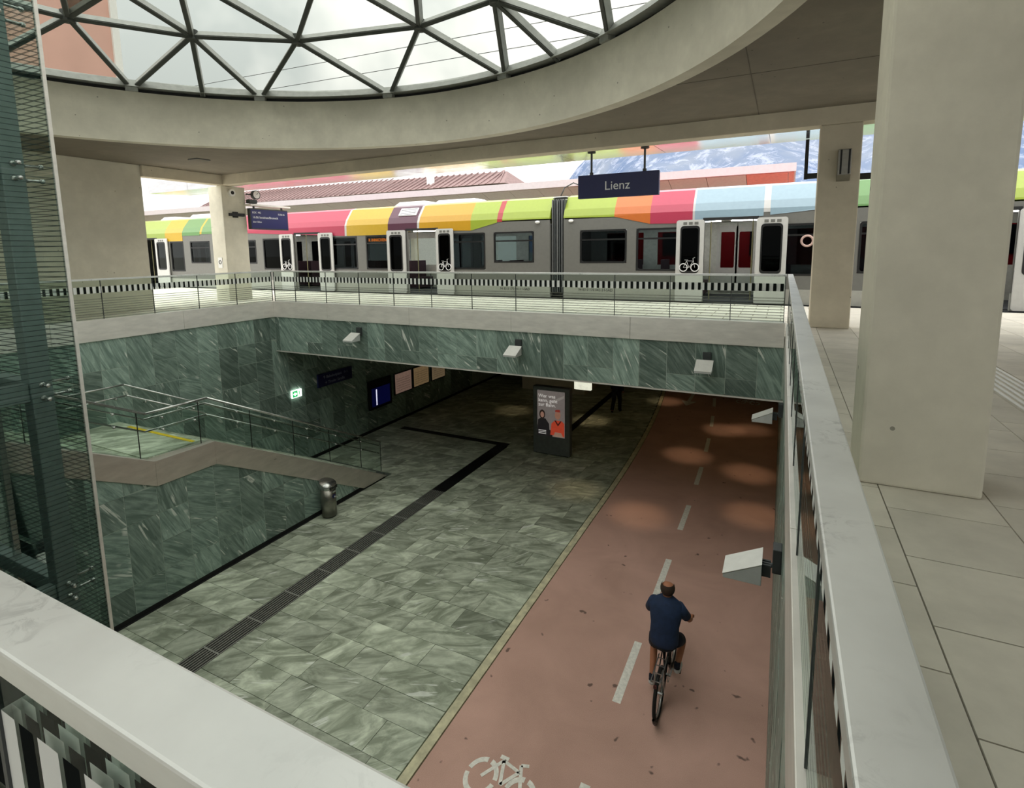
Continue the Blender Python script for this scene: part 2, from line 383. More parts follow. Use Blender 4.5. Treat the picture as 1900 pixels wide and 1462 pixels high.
# ---- walls of the pit
MOD = .545; MZ = .555
def wall_tiles(parent, axis, const, a0, a1, z0f, z1f, start, mat, outward, thick=.03, seed=1):
    rnd = random.Random(seed); k = 0; a = start
    while a < a1-.01:
        lo = max(a, a0); hi = min(a+MOD, a1)
        if hi-lo > .03:
            zt = max(z1f(lo), z1f(hi)); z = z0f
            hs = -.28; levels = [hs-MZ*i for i in range(-1, 10)]
            cuts = [l for l in levels if z0f+.12 < l < zt-.12]; cuts = sorted(cuts)
            keep = []; last = z0f; run = 0
            for c in cuts:
                run += 1
                if rnd.random() < (.45 if run == 1 else .8): keep.append(c); run = 0
            bounds = [z0f]+keep+[zt]
            for b0, b1 in zip(bounds[:-1], bounds[1:]):
                g = .0055; t0 = min(b1, z1f(lo+g)); t1 = min(b1, z1f(hi-g))
                if min(t0, t1) < b0+.01: t0 = max(t0, b0+.01); t1 = max(t1, b0+.01)
                i0, i1 = (const, const-outward*thick)
                jitter = rnd.uniform(-.0015,.0015)
                if axis == 'Y':    # wall runs along Y, face at x=const
                    P = lambda aa, zz, cc: (cc+jitter, aa, zz)
                else:
                    P = lambda aa, zz, cc: (aa, cc+jitter, zz)
                q0 = [P(lo+g,b0+g,i0),P(hi-g,b0+g,i0),P(hi-g,t1-g,i0),P(lo+g,t0-g,i0)]
                q1 = [P(lo+g,b0+g,i1),P(hi-g,b0+g,i1),P(hi-g,t1-g,i1),P(lo+g,t0-g,i1)]
                if (axis == 'Y') == (outward < 0): q0, q1 = q0, q1
                o = B().hexa(q1, q0).build('wall_tile', mat); kid(o, parent)
        a += MOD
# left wall (behind the stair, running on into the underpass)
wl = struct(B().box(XL-.4, XL-.005, 0, 31, ZF, BB).build('wall_left', M_jw))
wall_tiles(wl, 'Y', XL, 3.5, 21.7, ZF, lambda a: (BB if a < YF else SB), 5.14-MOD*4, M_wallst, 1, seed=3)
# fascia over the underpass mouth
wf = struct(B().box(XL, XR, YF+.005, YF+.4, SB+.02, BB).build('wall_front', M_jw))
wall_tiles(wf, 'X', YF, XL+.01, XR-.03, SB, lambda a: BB, -4.88-MOD*1.045*15, M_wallst, -1, seed=5)
struct(B().box(XL, XR, YF-.01, YF+.03, SB-.03, SB).build('trim_2', M_steel))
# deck over the underpass
struct(B().box(XL, XR+.3, YF+.06, 31, SB-.0, -.65).build('ceiling_underpass', plain('underpass_ceiling_darkened', (66,62,56), .8)))  # ceiling colour darkened to deepen the shade inside the underpass
# right wall
wr = struct(B().box(XR+.005, XR+.4, -.5, 31, ZF, BB).build('wall_right', M_jw))
wall_tiles(wr, 'Y', XR, 1.5, 18., ZF, lambda a: BB if a < YF else SB, .6, M_wallst, -1, seed=9)
wn = struct(B().box(XL-.4, XR+.4, -.4, YN-.03, ZF, BB).build('wall_near', M_wallst))
we = struct(B().box(XL-.4, XR+.4, 30.5, 31, ZF, SB).build('wall_far', plain('underpass_end_wall', (90,84,74), .8)))  # end wall toned dark too, for the gloom inside
# central wall block standing in the underpass
struct(B().box(-10.7, -7.6, 22.3, 29, ZF, SB-.01).build('wall_centre', M_conc2, bevel=.02))

# ---- stair wall with landing
def stz(y):   # top of the stair band along Y
    L = -2.065
    if y < 5.44: return L+(5.44-y)*.515
    if y < 6.59: return L
    return max(ZF+.1, L-(y-6.59)*.514)
BH = .475
ws = struct(B().prism([(XS-.22,0,ZF),(XS-.22,11.6,ZF),(XS-.22,11.3,ZF+.02),(XS-.22,6.59,stz(6)-.25),(XS-.22,5.44,stz(6)-.25),(XS-.22,0,stz(0)-.25)],(.215,0,0)).build('wall_stair', M_jw))
wall_tiles(ws, 'Y', XS, 1.1, 10.5, ZF+.09, lambda a: max(ZF+.12, stz(a)-BH), 4.88-MOD*7, M_wallst, 1, seed=11)
struct(B().box(XS-.03, XS-.001, .5, 11.6, ZF-.02, ZF+.095).build('baseboard_left', M_dark))
struct(B().box(XS+.0, XS+.035, .5, 11.55, ZF-.03, ZF+.003).build('trim_3', M_dark))
struct(B().box(XL+.0, XL+.04, 11.6, 30, ZF-.03, ZF+.06).build('baseboard_far', M_dark))
# stair body: steps as children of the stair floor
stair = struct(B().box(XL, XS-.22, 5.4, 6.45, -2.3, -2.035).build('floor_landing', M_floorst))
nst = 17; rise = (-2.035-ZF)/nst; going = (11.5-6.45)/(nst-1)
for i in range(1, nst):
    o = B().box(XL, XS-.22, 6.45+going*(i-1), 6.45+going*i, ZF, -2.035-rise*i).build('step', M_floorst); kid(o, stair)
for i in range(1, 10):
    o = B().box(XL, XS-.22, 5.4-going*i, 5.4-going*(i-1), -2.5+rise*(i-1), -2.035+rise*(i-1)-.02).build('step', M_floorst); kid(o, stair)
o = B().box(XL+.6, XS-.25, 6.30, 6.37, -2.036, -2.025).build('tactile_strip', plain('yellow_strip', (226, 196, 40), .6)); kid(o, stair)
# stair band (steel stringer) panels
sb = thing('stair_stringer', 'stainless steel stringer band edging the stair and landing on the slate wall', 'stringer', (XS,6,ZF))
for y0, y1 in ((1.2,5.44),(5.44,6.59),(6.59,11.66)):
    z0 = stz(y0); z1 = stz(y1-.0001)
    q = lambda x: [(x,y0,z0-BH),(x,y1,max(ZF,z1-BH)),(x,y1,z1),(x,y0,z0)]
    if y1 > 11: q = lambda x: [(x,y0,z0-BH),(x,10.72,ZF+.02),(x,11.66,ZF+.02),(x,11.62,ZF+.06),(x,y0,z0)]
    o = B().prism(q(XS-.235),(.255,0,0)).build('stringer_panel', M_str, bevel=.006); kid(o, sb)
# stair railings
def stair_rail(x, label, side, rails):
    t = thing('stair_railing', label, 'railing', (x,6,-2.0))
    kn = [(1.2, 0), (5.42, 0), (6.58, 0), (11.6, 0)]
    for dz, rad, nm in rails:
        pts = []
        for y, _ in kn:
            L = -2.065+.875-dz
            zz = L+(5.42-y)*.515 if y < 5.42 else (L if y < 6.59 else L-(y-6.58)*.514)
            if y == 11.6: zz += .0
            pts.append((x+(0 if rad > .02 else -.07*side), y, zz))
        o = B().tube(pts, rad, 10).build(nm, M_tube, smooth=True); kid(o, t)
    return t
t = stair_rail(XS-.1, 'steel and glass railing along the open side of the stair and landing', 1, ((0,.024,'handrail'),(.115,.017,'grab_rail'),(.345,.017,'grab_rail')))
for y0, y1 in ((1.6,2.6),(2.6,3.7),(3.7,4.5),(4.5,5.27),(5.27,6.39),(6.39,7.5),(7.5,8.6),(8.6,9.68),(9.68,10.78),(10.78,11.58)):
    b0, b1 = stz(y0+.01), stz(y1-.01)
    o = B().prism([(XS-.106,y0+.008,b0),(XS-.106,y1-.008,b1),(XS-.106,y1-.008,b1+.84),(XS-.106,y0+.008,b0+.84)],(.012,0,0)).build('glass_pane', M_stairg); kid(o, t)
    o = B().bar((XS-.1,y1,stz(y1)),(XS-.1,y1,stz(y1)+.84),.012,.014,(1,0,0)).build('joint_strip', M_black); kid(o, t)
for y in (3.2,4.1,4.9,5.7,6.3,7.2,8.1,9.0,9.9,10.8):
    for dz in (.115,.345):
        zz = stz(y)+.875-dz
        o = B().cyl((XS-.1,y,zz-.03),(XS-.17,y,zz),.009,6).ball((XS-.09,y,zz-.03),.026,5).build('rail_bracket', M_tube, smooth=True); kid(o, t)
t = stair_rail(XL+.1, 'double steel handrail fixed to the slate wall behind the landing', -1, ((.02,.022,'handrail'),(.26,.019,'grab_rail')))
for y in (5.0,5.8,6.4,7.0,7.7,8.4,9.1,9.8,10.5,11.2):
    zz = stz(y)+.875-.26-.02
    o = B().cyl((XL,y,zz-.05),(XL+.1,y,zz-.05),.012,6).ball((XL+.1,y,zz-.03),.03,5).build('rail_bracket', M_tube, smooth=True); kid(o, t)

# ---- drain channels
def drain(name, label, x0, x1, y0, y1, seg, slots):
    t = thing(name, label, 'drain', ((x0+x1)/2,(y0+y1)/2,ZF))
    lift_ = 0 if slots else .004
    o = B().box(x0,x1,y0,y1,ZF-.05,ZF-.022 if slots else ZF+.002).build('channel', M_dark); kid(o, t)
    w = x1-x0; me = B(); n = 7 if slots else 1
    if slots:
        for i in range(n+1):
            c = -w/2+w*(i+.0)/n; me.box(c-.008, c+.008, -seg/2, seg/2, -.02, 0)
        me.box(-w/2,w/2,-seg/2,-seg/2+.03,-.02,.001)
    else: me.box(-w/2+.01,w/2-.01,-seg/2+.01,seg/2-.01,-.02,-.002)
    mm = me.mesh('grate', plain(name+'_metal', (150,150,144) if slots else (48,46,38), .5, .4))
    k = int((y1-y0)/seg)
    for i in range(k): kid(inst(mm, 'grate', ((x0+x1)/2, y0+seg*(i+.5), ZF+lift_)), t)
    return t
drain('drain_channel', 'long slotted drain grating running across the slate floor towards the underpass', -8.26, -7.88, 3.3, 11.5, .82, True)
drain('dark_drain_strip', 'dark drain strip continuing the slotted grating into the underpass', -8.26, -7.88, 11.5, 15.2, .74, False)

drain('dark_drain_strip', 'dark drain strip crossing the walkway at the end of the slotted grating', -12.3, -7.9, 15.24, 15.5, .26, False)
drain('dark_drain_strip', 'dark drain strip running away behind the advertising pillar', -6.72, -6.46, 15.8, 24.2, .84, False)
# ---- steel band round the pit
bd = thing('steel_band', 'wide stainless steel band edging the platform above the slate fascia', 'edge band', (-6.5,YF,BB))
for a, b in zip((XL,-10.95,-8.22,-5.4,-2.71),(-10.95,-8.22,-5.4,-2.71,XR-.03)):
    kid(B().box(a+.003,b-.003,YF-.04,YF+.25,BB,BT).build('band_panel', M_steel, bevel=.004), bd)
bd = thing('steel_band', 'stainless steel band edging the platform above the left slate wall', 'edge band', (XL,6,BB))
for a, b in zip((.3,2.8,5.4,8.1),(2.8,5.4,8.1,YF-.04)):
    kid(B().box(XL-.25,XL+.04,a+.003,b-.003,BB,BT).build('band_panel', M_steel, bevel=.004), bd)
bd = thing('steel_band', 'stainless steel band under the right-hand railing, seen edge on', 'edge band', (XR,5,BB))
for a, b in zip((.3,2.8,5.4,8.1),(2.8,5.4,8.1,YF-.04)):
    kid(B().box(XR-.02,XR+.06,a+.003,b-.003,BB,BT).build('band_panel', M_steel, bevel=.004), bd)
struct(B().box(XL,XR,YN-.03,YN+.03,BB,BT).build('trim_4', M_steel))

# ---- railings round the pit
def railing(axis, c, posts, label, capw=.085):
    lo, hi = min(posts), max(posts); mid = (lo+hi)/2
    t = thing('glass_railing', label, 'railing', (mid,c,BT) if axis == 'X' else (c,mid,BT))
    bx = (lambda a,b,w0,w1,z0,z1: B().box(a,b,c+w0,c+w1,z0,z1)) if axis == 'X' else (lambda a,b,w0,w1,z0,z1: B().box(c+w0,c+w1,a,b,z0,z1))
    p = sorted(posts)
    for a, b in zip(p[:-1], p[1:]): kid(bx(a+.006,b-.006,-.006,.006,BT+.002,1.10).build('glass_pane', M_railg), t)
    for a in p: kid(bx(a-.006,a+.006,-.01,.01,BT,1.10).build('joint_strip', M_anth), t)
    kid(bx(lo-.02,hi+.02,-capw/2,capw/2,1.10,1.14).build('handrail', M_cap, bevel=.004), t)
    return t
railing('X', YF+.08, [-13.06,-12.23,-11.06,-9.9,-8.76,-7.61,-6.47,-5.33,-4.2,-3.07,-1.96,-.85,.05], 'glass railing with stainless handrail on the far edge of the opening, before the train')
railing('Y', XL-.08, [1.0,2.1,3.2,4.3,5.37,6.44,7.51,8.6,9.66,YF+.05], 'glass railing with stainless handrail above the left slate wall')
railing('Y', .122, [.37,1.45,2.55,3.65,4.75,5.85,6.95,8.05,9.2,10.3,YF+.08], 'glass railing with broad steel handrail receding along the right side')
railing('X', .298, [.12-1.11*i for i in range(6)], 'glass railing with broad stained steel handrail nearest the viewer')

# ---- platforms
pf = struct(B().box(XR+.03, 22, -18, 16.75, -.6, -.035).build('floor_platform', M_joint))
struct(B().box(XL-16, XR+.1, YF+.2, 16.75, -.64, 0).build('floor_platform_far', M_pavej))
struct(B().box(XL-16, XL-.2, -18, YF+.2, -.6, -.002).build('floor_platform_left', M_pavej))
struct(B().box(XL-.4, XR+.03, -18, YN-.06, -.6, -.002).build('floor_platform_near', M_pavej))
up = B().box(-.5,.5,-.5,.5,-.035,0).mesh('paving_slab', M_pave)
xs = [.17,.65,1.25,1.85,2.15]+[2.62+.6*i for i in range(8)]
for i, (a, b) in enumerate(zip(xs[:-1], xs[1:])):
    if abs(a-2.15) < .01: continue
    off = (i % 2)*.3
    y = -.6+off
    while y < 16.7:
        y1 = min(y+.6, 16.74)
        kid(inst(up, 'paving_slab', ((a+b)/2,(y+y1)/2,0), None, (b-a-.008,y1-y-.008,1)), pf)
        y += .6
rest = B().box(7.0,22,-9,16.74,-.035,0).build('paving_rest', M_pavej); kid(rest, pf)
rest = B().box(.17,7,-9,-.61,-.035,0).build('paving_rest', M_pavej); kid(rest, pf)
ts = thing('tactile_guide_strip', 'ribbed pale tactile guide strip along the right-hand platform', 'tactile strip', (2.385,8,0))
kid(B().box(2.155,2.615,-.6,16.7,-.03,-.004).build('base_slab', M_pave), ts)
for i in range(6): kid(B().box(2.18+.075*i,2.215+.075*i,-.6,16.7,-.004,.006).build('rib', M_white), ts)

# ---- roof slab with the round opening, ring and beams
DC = Vector((-7.13,3.52)); RD = 7.75; ZS = 4.24
def rect_hit(a, x0, x1, y0, y1):
    c, s = math.cos(a), math.sin(a); t = 1e9
    if c > 1e-9: t = min(t,(x1-DC.x)/c)
    if c < -1e-9: t = min(t,(x0-DC.x)/c)
    if s > 1e-9: t = min(t,(y1-DC.y)/s)
    if s < -1e-9: t = min(t,(y0-DC.y)/s)
    return (DC.x+c*t, DC.y+s*t)
def slab(rin, z0, z1, rect):
    an = [2*math.pi*i/144 for i in range(144)]
    for cx in rect[:2]:
        for cy in rect[2:]: an.append(math.atan2(cy-DC.y, cx-DC.x) % (2*math.pi))
    an = sorted(set(an)); n = len(an); b = B(); vs = []
    for z in (z0, z1):
        for a in an: vs.append((DC.x+rin*math.cos(a), DC.y+rin*math.sin(a), z))
        for a in an: vs.append((*rect_hit(a,*rect), z))
    fs = []
    for i in range(n):
        j = (i+1)%n; fs += [(i,n+i,n+j,j), (2*n+i,2*n+j,3*n+j,3*n+i), (n+i,3*n+i,3*n+j,n+j), (i,j,2*n+j,2*n+i)]
    return b.add(vs, fs)
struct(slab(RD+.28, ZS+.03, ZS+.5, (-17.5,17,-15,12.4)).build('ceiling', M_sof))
rb = B(); n = 144; vs = []
for rr, zz in ((RD,ZS),(RD+.26,ZS),(RD+.26,5.36),(RD,5.36)):
    for i in range(n): a = 2*math.pi*i/n; vs.append((DC.x+rr*math.cos(a),DC.y+rr*math.sin(a),zz))
fs = []
for k in range(4):
    for i in range(n): j = (i+1)%n; fs.append((k*n+i,k*n+j,((k+1)%4)*n+j,((k+1)%4)*n+i))
me_ring = rb.add(vs, fs).build('ceiling_ring', M_conc, bevel=0); struct(me_ring)
struct(B().box(-17.45,17,12.4,12.78,3.94,ZS+.5).build('trim_5', M_conc2, bevel=.015))
struct(B().box(-17.45,-17.1,9.83,12.4,3.94,ZS+.03).build('trim_6', M_conc2, bevel=.015))
struct(B().box(-17.9,-17.2,-15,9.83,0,ZS+.03).build('wall_outer', M_conc, bevel=.012))
M_jt = plain('soffit_joint', (92, 86, 76), .9)
struct(B().box(-.597,-.583,8.2,12.39,ZS+.026,ZS+.031).build('trim_7', M_jt)); struct(B().box(-1.74,17,9.493,9.507,ZS+.026,ZS+.031).build('trim_8', M_jt))
def column(x0,x1,y0,y1,z1,label,mat=M_conc): return tag(B().box(x0,x1,y0,y1,0,z1).build('concrete_column', mat, bevel=.02), label, 'column')
column(.53,1.21,4.25,4.74,ZS+.03,'massive concrete column nearest the viewer, right of the railing')
column(.52,1.22,12.4,12.85,3.94,'slender concrete column with wall lamp, standing beyond the right railing', M_conc2)
column(-17.9,-17.2,12.4,13.3,3.94,'concrete column beside the blue departure display at the left platform')
# reflective soffit panels of the canopy edge towards the track
cs = thing('canopy_soffit', 'glossy metal canopy soffit along the platform edge mirroring the coloured train roof', 'canopy', (-5,13.6,3.98))
M_gl = brushed('glossy_soffit', (205,204,206), .14)
x = -22
while x < 16:
    kid(B().hexa([(x+.006,12.79,3.965),(x+2.394,12.79,3.965),(x+2.394,14.42,4.02),(x+.006,14.42,4.02)],[(x+.006,12.79,4.4),(x+2.394,12.79,4.4),(x+2.394,14.42,4.32),(x+.006,14.42,4.32)]).build('soffit_panel', M_gl), cs); x += 2.4
# ceiling spotlight
sp = thing('ceiling_lamp', 'small square recessed lamp in the concrete soffit', 'ceiling lamp', (-14.84,10.1,ZS+.03))
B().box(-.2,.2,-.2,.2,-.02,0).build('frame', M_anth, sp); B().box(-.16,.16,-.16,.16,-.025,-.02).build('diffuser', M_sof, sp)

# ================================================================== GLASS DOME
dm = thing('glass_dome', 'triangulated steel and glass dome over the round roof opening', 'skylight', (DC.x,DC.y,5.36))
def dn(a, r, z): return Vector((r*math.cos(R(a)), r*math.sin(R(a)), z-5.36))
base_a = [146.7,126.7,102.9,79.5,58.5]+[58.5-21.06*i for i in range(1,13)]
up_a = [135.4,116,89.8,72]+[(base_a[i]+base_a[i+1])/2 for i in range(4,16)]+[154.3]
N_b = [dn(a, 7.86, 5.46) for a in base_a]; nb = len(N_b)
N_u = [dn(a, 6.5, 6.36) for a in up_a]                # N_u[i] sits between base i and i+1 ; last between last and first
t_a = [134,101,75,54]+[54-22.9*i for i in range(1,13)]+[156]
N_t = [dn(a, 4.8, 6.92) for a in t_a[:len(N_u)]]
apex = dn(0,0,7.6)
def bar(p, q): B().bar(p, q, .085, .17).build('frame_bar', M_dframe, dm)
def bar_under(p, q): pass
M_under = plain('dome_frame_dark', (72,76,72), .5)
def dbar(p, q):
    up = (p+q)/2+Vector((0,0,6)); up.normalize()
    o = B().bar(p, q, .10, .16, up).build('frame_bar', M_dframe, dm)
    d = -.09*up; B().bar(p+d, q+d, .075, .03, up).build('frame_flange', M_under, o)
def pane(a, b, c):
    nrm = (b-a).cross(c-a).normalized()
    if nrm.z < 0: nrm = -nrm
    off = nrm*.09
    B().prism([a+off,b+off,c+off], nrm*.02).build('glass_pane', M_domeg, dm)
nu = len(N_u)
for i in range(nb):
    j = (i+1)%nb; u = N_u[i]; t0 = N_t[i-1]; t1 = N_t[i]
    dbar(N_b[i], u); dbar(N_b[j], u); dbar(u, N_u[(i+1)%nu]); 
    dbar(u, N_t[i]); dbar(u, N_t[i-1]); dbar(N_t[i], N_t[(i+1)%nu]); dbar(N_t[i], apex)
    pane(N_b[i], N_b[j], u); pane(u, N_u[(i+1)%nu], N_b[j]); pane(u, N_t[i], N_t[i-1]); pane(u, N_u[(i+1)%nu], N_t[i]); pane(N_t[i], N_t[(i+1)%nu], apex)
dbar(dn(136.1,7.8,5.46), N_u[0]); dbar(dn(68.5,7.84,5.46), N_u[3])
for P in N_u+N_t:
    B().cyl(P+Vector((0,0,-.11)), P+Vector((0,0,.09)), .13, 12).build('node', M_under, dm)
# base ring channel and bearing pads
rr = B(); vs = []; seg = 102
for r_, z_ in ((7.62,.09),(8.02,.09),(8.02,.26),(7.74,.26)):
    for i in range(seg): a = 2*math.pi*i/seg; vs.append((r_*math.cos(a), r_*math.sin(a), z_))
fs = []
for k in range(4):
    for i in range(seg): j = (i+1)%seg; fs.append((k*seg+i,k*seg+j,((k+1)%4)*seg+j,((k+1)%4)*seg+i))
rr.add(vs, fs).build('base_ring', M_dframe, dm)
for a in base_a: B().box(-.12,.12,-.1,.1,0,.09).build('bearing_pad', M_dframe, dm, loc=(7.78*math.cos(R(a)),7.78*math.sin(R(a)),0)).rotation_euler = (0,0,R(a+90))
rr = B(); vs = []
for r_, z_ in ((7.86,.0),(7.9,.0),(7.9,.09),(7.86,.09)):
    for i in range(seg): a = 2*math.pi*i/seg; vs.append((r_*math.cos(a), r_*math.sin(a), z_))
rr.add(vs, fs).build('gasket', M_black, dm)

# ================================================================== LIFT
lf = thing('glass_lift', 'glazed lift shaft with dark green steel frame standing at the left', 'lift', (-8.2,1.8,ZF))
def lp(b, name, mat, bev=0, smooth=False): o = b.build(name, mat, bevel=bev, smooth=smooth); return kid(o, lf)
LX0, LX1, LY0, LY1, LZ1 = -9.4, -7.0, .55, 3.13, 4.9
for x in (LX0+.14, LX1-.24):
    for y in (LY0+.14, LY1-.30): lp(B().box(x-.1,x+.1,y-.1,y+.1,ZF,LZ1), 'post', M_lift, .012)
for z in (-4.6,-2.16,.17,2.5,4.1):
    for y in (LY0+.14, LY1-.30): lp(B().box(LX0+.24,LX1-.34,y-.07,y+.07,z-.1,z+.1), 'beam', M_lift, .01)
    for x in (LX0+.14, LX1-.24): lp(B().box(x-.07,x+.07,LY0+.24,LY1-.4,z-.1,z+.1), 'beam', M_lift, .01)
zz = [ZF,-2.16,.17,2.5,4.88]
for a, b in zip(zz[:-1], zz[1:]):
    lp(B().box(LX1-.012,LX1,LY0,LY1,a+.008,b-.008), 'glass_pane', M_liftg)
    lp(B().box(LX0+.014,LX1-.014,LY1-.012,LY1,a+.008,b-.008), 'glass_pane', M_liftg)
lp(B().box(LX1-.03,LX1+.012,LY1-.012,LY1+.02,ZF,LZ1), 'corner_strip', M_steel)
for z in (-2.16,.17,2.5,4.1):
    for dz in (-.075,.075):
        for (x,y,dx,dy) in ((LX1-.24,LY1-.2,0,1),(LX1-.14,LY1-.3,1,0)):
            q = (LX1-.02 if dx else x, LY1-.02 if dy else y, z+dz)
            lp(B().cyl((x,y,z+dz),q,.016,8).ball((x,y,z+dz),.034,5).ball(q,.028,5), 'glass_fitting', M_tube, 0, True)
# lift door sill and guides inside
lp(B().box(LX0+.25,LX1-.35,LY1-.62,LY1-.45,-2.35,-2.22), 'sill', M_lift)
for i in range(4): lp(B().bar((LX0+.5,LY0+.9+i*.3,-2.3),(LX1-.4,LY0+.9+i*.3,-2.3),.05,.08), 'sill_rail', M_black)
for x in (-8.9,-8.3): lp(B().box(x-.03,x+.03,LY1-.34,LY1-.28,ZF,LZ1), 'guide_rail', M_tube)
lp(B().box(-9.1,-7.6,.9,2.3,.3,2.45), 'car_glass', glass('lift_car_glass',(236,242,240),.06)); lp(B().box(-9.12,-7.58,.88,2.32,.18,.3), 'car_floor', M_lift); lp(B().box(-9.12,-7.58,.88,2.32,2.45,2.62), 'car_roof', M_lift)
lp(B().box(-9.0,-8.3,2.305,2.325,.9,2.0), 'car_panel', M_anth)

# ================================================================== TRAIN
TY = 17.0; TW = 2.8; TB = TY+TW
tr = thing('regional_train', 'grey regional train with rainbow coloured roof panels standing at the platform', 'train', (-9,TY+1.4,-.5))
def tp(b, name, mat, bev=0., smooth=False, parent=None): o = b.build(name, mat, bevel=bev, smooth=smooth); kid(o, tr); return o
def sub(b, name, mat, par, smooth=False):   # sub-part: shares its part's frame
    off = Vector(tr.location)+Vector(par.location)
    b.v = [(v[0]-off.x, v[1]-off.y, v[2]-off.z) for v in b.v]; return b.build(name, mat, par, smooth)
M_body = plain('train_grey', (106,106,101), .4, .1, var=.05); M_body2 = plain('train_silver', (158,158,150), .4, .1, var=.05)
M_door = plain('train_door_white', (184,184,180), .4, var=.04); M_wfr = plain('train_window_rubber', (12,13,14), .4)
M_tint = glass('train_tinted_glass', (140,148,152), .1); M_clear = glass('train_clear_glass', (210,218,220), .08); M_dkgl = glass('train_dark_glass', (60,62,64), .1)
M_int = plain('train_interior', (186,188,180), .6); M_floorT = plain('train_floor', (60,62,66), .7)
doors = [(-29.75,-28.95,-27.95,'n'),(-19.86,-19.0,-17.57,-16.75),(-13.9,-12.99,-11.6,-10.85),(-2.92,-2.13,-.73,.03),(2.9,3.6,4.93,5.75)]
openings = [(-30.4,-28.95),(-19.0,-17.57),(-12.99,-11.6),(-2.13,-.73),(3.5,4.93)]
# windows: x0,x1,z0,z1,kind
wins = [(-26.25,-24.75,1.2,2.27,'t'),(-27.85,-26.78,.8,2.28,'t'),(-23.6,-21.5,1.18,2.25,'t'),(-21.04,-19.2,.92,2.29,'d'),(-17.4,-15.51,.94,2.27,'t'),(-15.05,-13.2,.94,2.29,'t'),
        (-11.4,-9.56,.96,2.27,'t'),(-9.21,-7.65,1.2,2.27,'c'),(-6.0,-4.45,1.18,2.25,'t'),(-4.15,-2.4,.94,2.25,'c'),(-.6,1.3,.82,2.26,'t'),(1.75,3.2,.9,2.26,'t'),(5.2,7.0,.9,2.26,'t')]
def holes_wall(x0, x1, z0, z1, holes, y0, y1):
    xs_ = sorted({x0,x1}|{min(max(h[i],x0),x1) for h in holes for i in (0,1)}); zs_ = sorted({z0,z1}|{min(max(h[i],z0),z1) for h in holes for i in (2,3)})
    b = B()
    for a, c in zip(xs_[:-1], xs_[1:]):
        run = None
        for d, e in zip(zs_[:-1], zs_[1:]):
            inside = any(h[0] < (a+c)/2 < h[1] and h[2] < (d+e)/2 < h[3] for h in holes)
            if not inside:
                if run and abs(run[1]-d) < 1e-6: run[1] = e
                else:
                    if run: b.box(a,c,y0,y1,run[0],run[1])
                    run = [d,e]
        if run: b.box(a,c,y0,y1,run[0],run[1])
    return b
hl = [(w[0],w[1],w[2],w[3]) for w in wins]+[(a,b,-.1,2.42) for a,b in openings]
for cx0, cx1 in ((-46,-7.07),(-6.57,16)):
    hh = [h for h in hl if h[0] > cx0-.5 and h[1] < cx1+.5]
    tp(holes_wall(cx0,cx1,.44,2.62,hh,TY,TY+.07), 'car_side', M_body)
    ed = [cx0]+[v for a,b in openings if cx0 < a < cx1 for v in (a,b)]+[cx1]
    for a, b in zip(ed[::2], ed[1::2]):
        if b-a > .05: tp(B().box(a,b,TY-.012,TY+.07,.02,.44), 'skirt', M_body2)
    tp(B().box(cx0,cx1,TY+.07,TB-.07,-.1,.06), 'car_floor', M_floorT); tp(B().box(cx0,cx1,TY+.1,TB-.1,2.46,2.5), 'car_ceiling', M_int)
    far = [(w[0]+.1,w[1]-.1,1.05,2.2) for w in wins]+[(a+.2,a+.65,.95,2.15) for a,b in openings]+[(b-.65,b-.2,.95,2.15) for a,b in openings]
    tp(holes_wall(cx0,cx1,-.1,2.62,far,TB-.07,TB), 'car_side', M_int)
    for h in far: tp(B().box(h[0]-.02,h[1]+.02,TB-.05,TB-.03,h[2]-.02,h[3]+.02), 'far_pane', M_dkgl if h[0] < -17.5 else (M_clear if h[0] < -9.3 else M_tint))
    tp(B().box(cx0,cx0+.05,TY+.07,TB-.07,0,2.5), 'end_wall', M_body); tp(B().box(cx1-.05,cx1,TY+.07,TB-.07,0,2.5), 'end_wall', M_body)
    tp(B().box(cx0+.3,cx1-.3,TY+.25,TB-.25,-.85,-.1), 'underframe', M_black)
M_lite = plain('train_light_strip', (255,250,240), .5, emis=5.)
for x0, x1 in ((-29,-20),(-19,-14),(-13.5,-8),(-6,-1.8),(-1.5,6)):
    tp(B().box(x0,x1,TY+1.1,TY+1.2,2.43,2.46), 'light_strip', M_lite)
for x0, x1, z0, z1, k in wins:
    w, h = x1-x0, z1-z0; cx, cz = (x0+x1)/2, (z0+z1)/2
    b = B(); ring2(b, rrect(w,h,.08,4,cx,cz), rrect(w-.11,h-.11,.07,4,cx,cz), TY-.008, TY+.05)
    # corners of the cut hole behind the rounded frame
    f = tp(b, 'window_frame', M_wfr)
    q = B().prism([(x,TY+.03,z) for x,z in rrect(w-.10,h-.10,.07,4,cx,cz)],(0,.012,0))
    sub(q, 'pane', {'t':M_tint,'c':M_clear,'d':M_dkgl}[k], f)
    if k != 'd' and w > 1.4: sub(B().box(x0+.06,x1-.06,TY-.006,TY+.03,z1-.34,z1-.29), 'vent_bar', M_wfr, f)
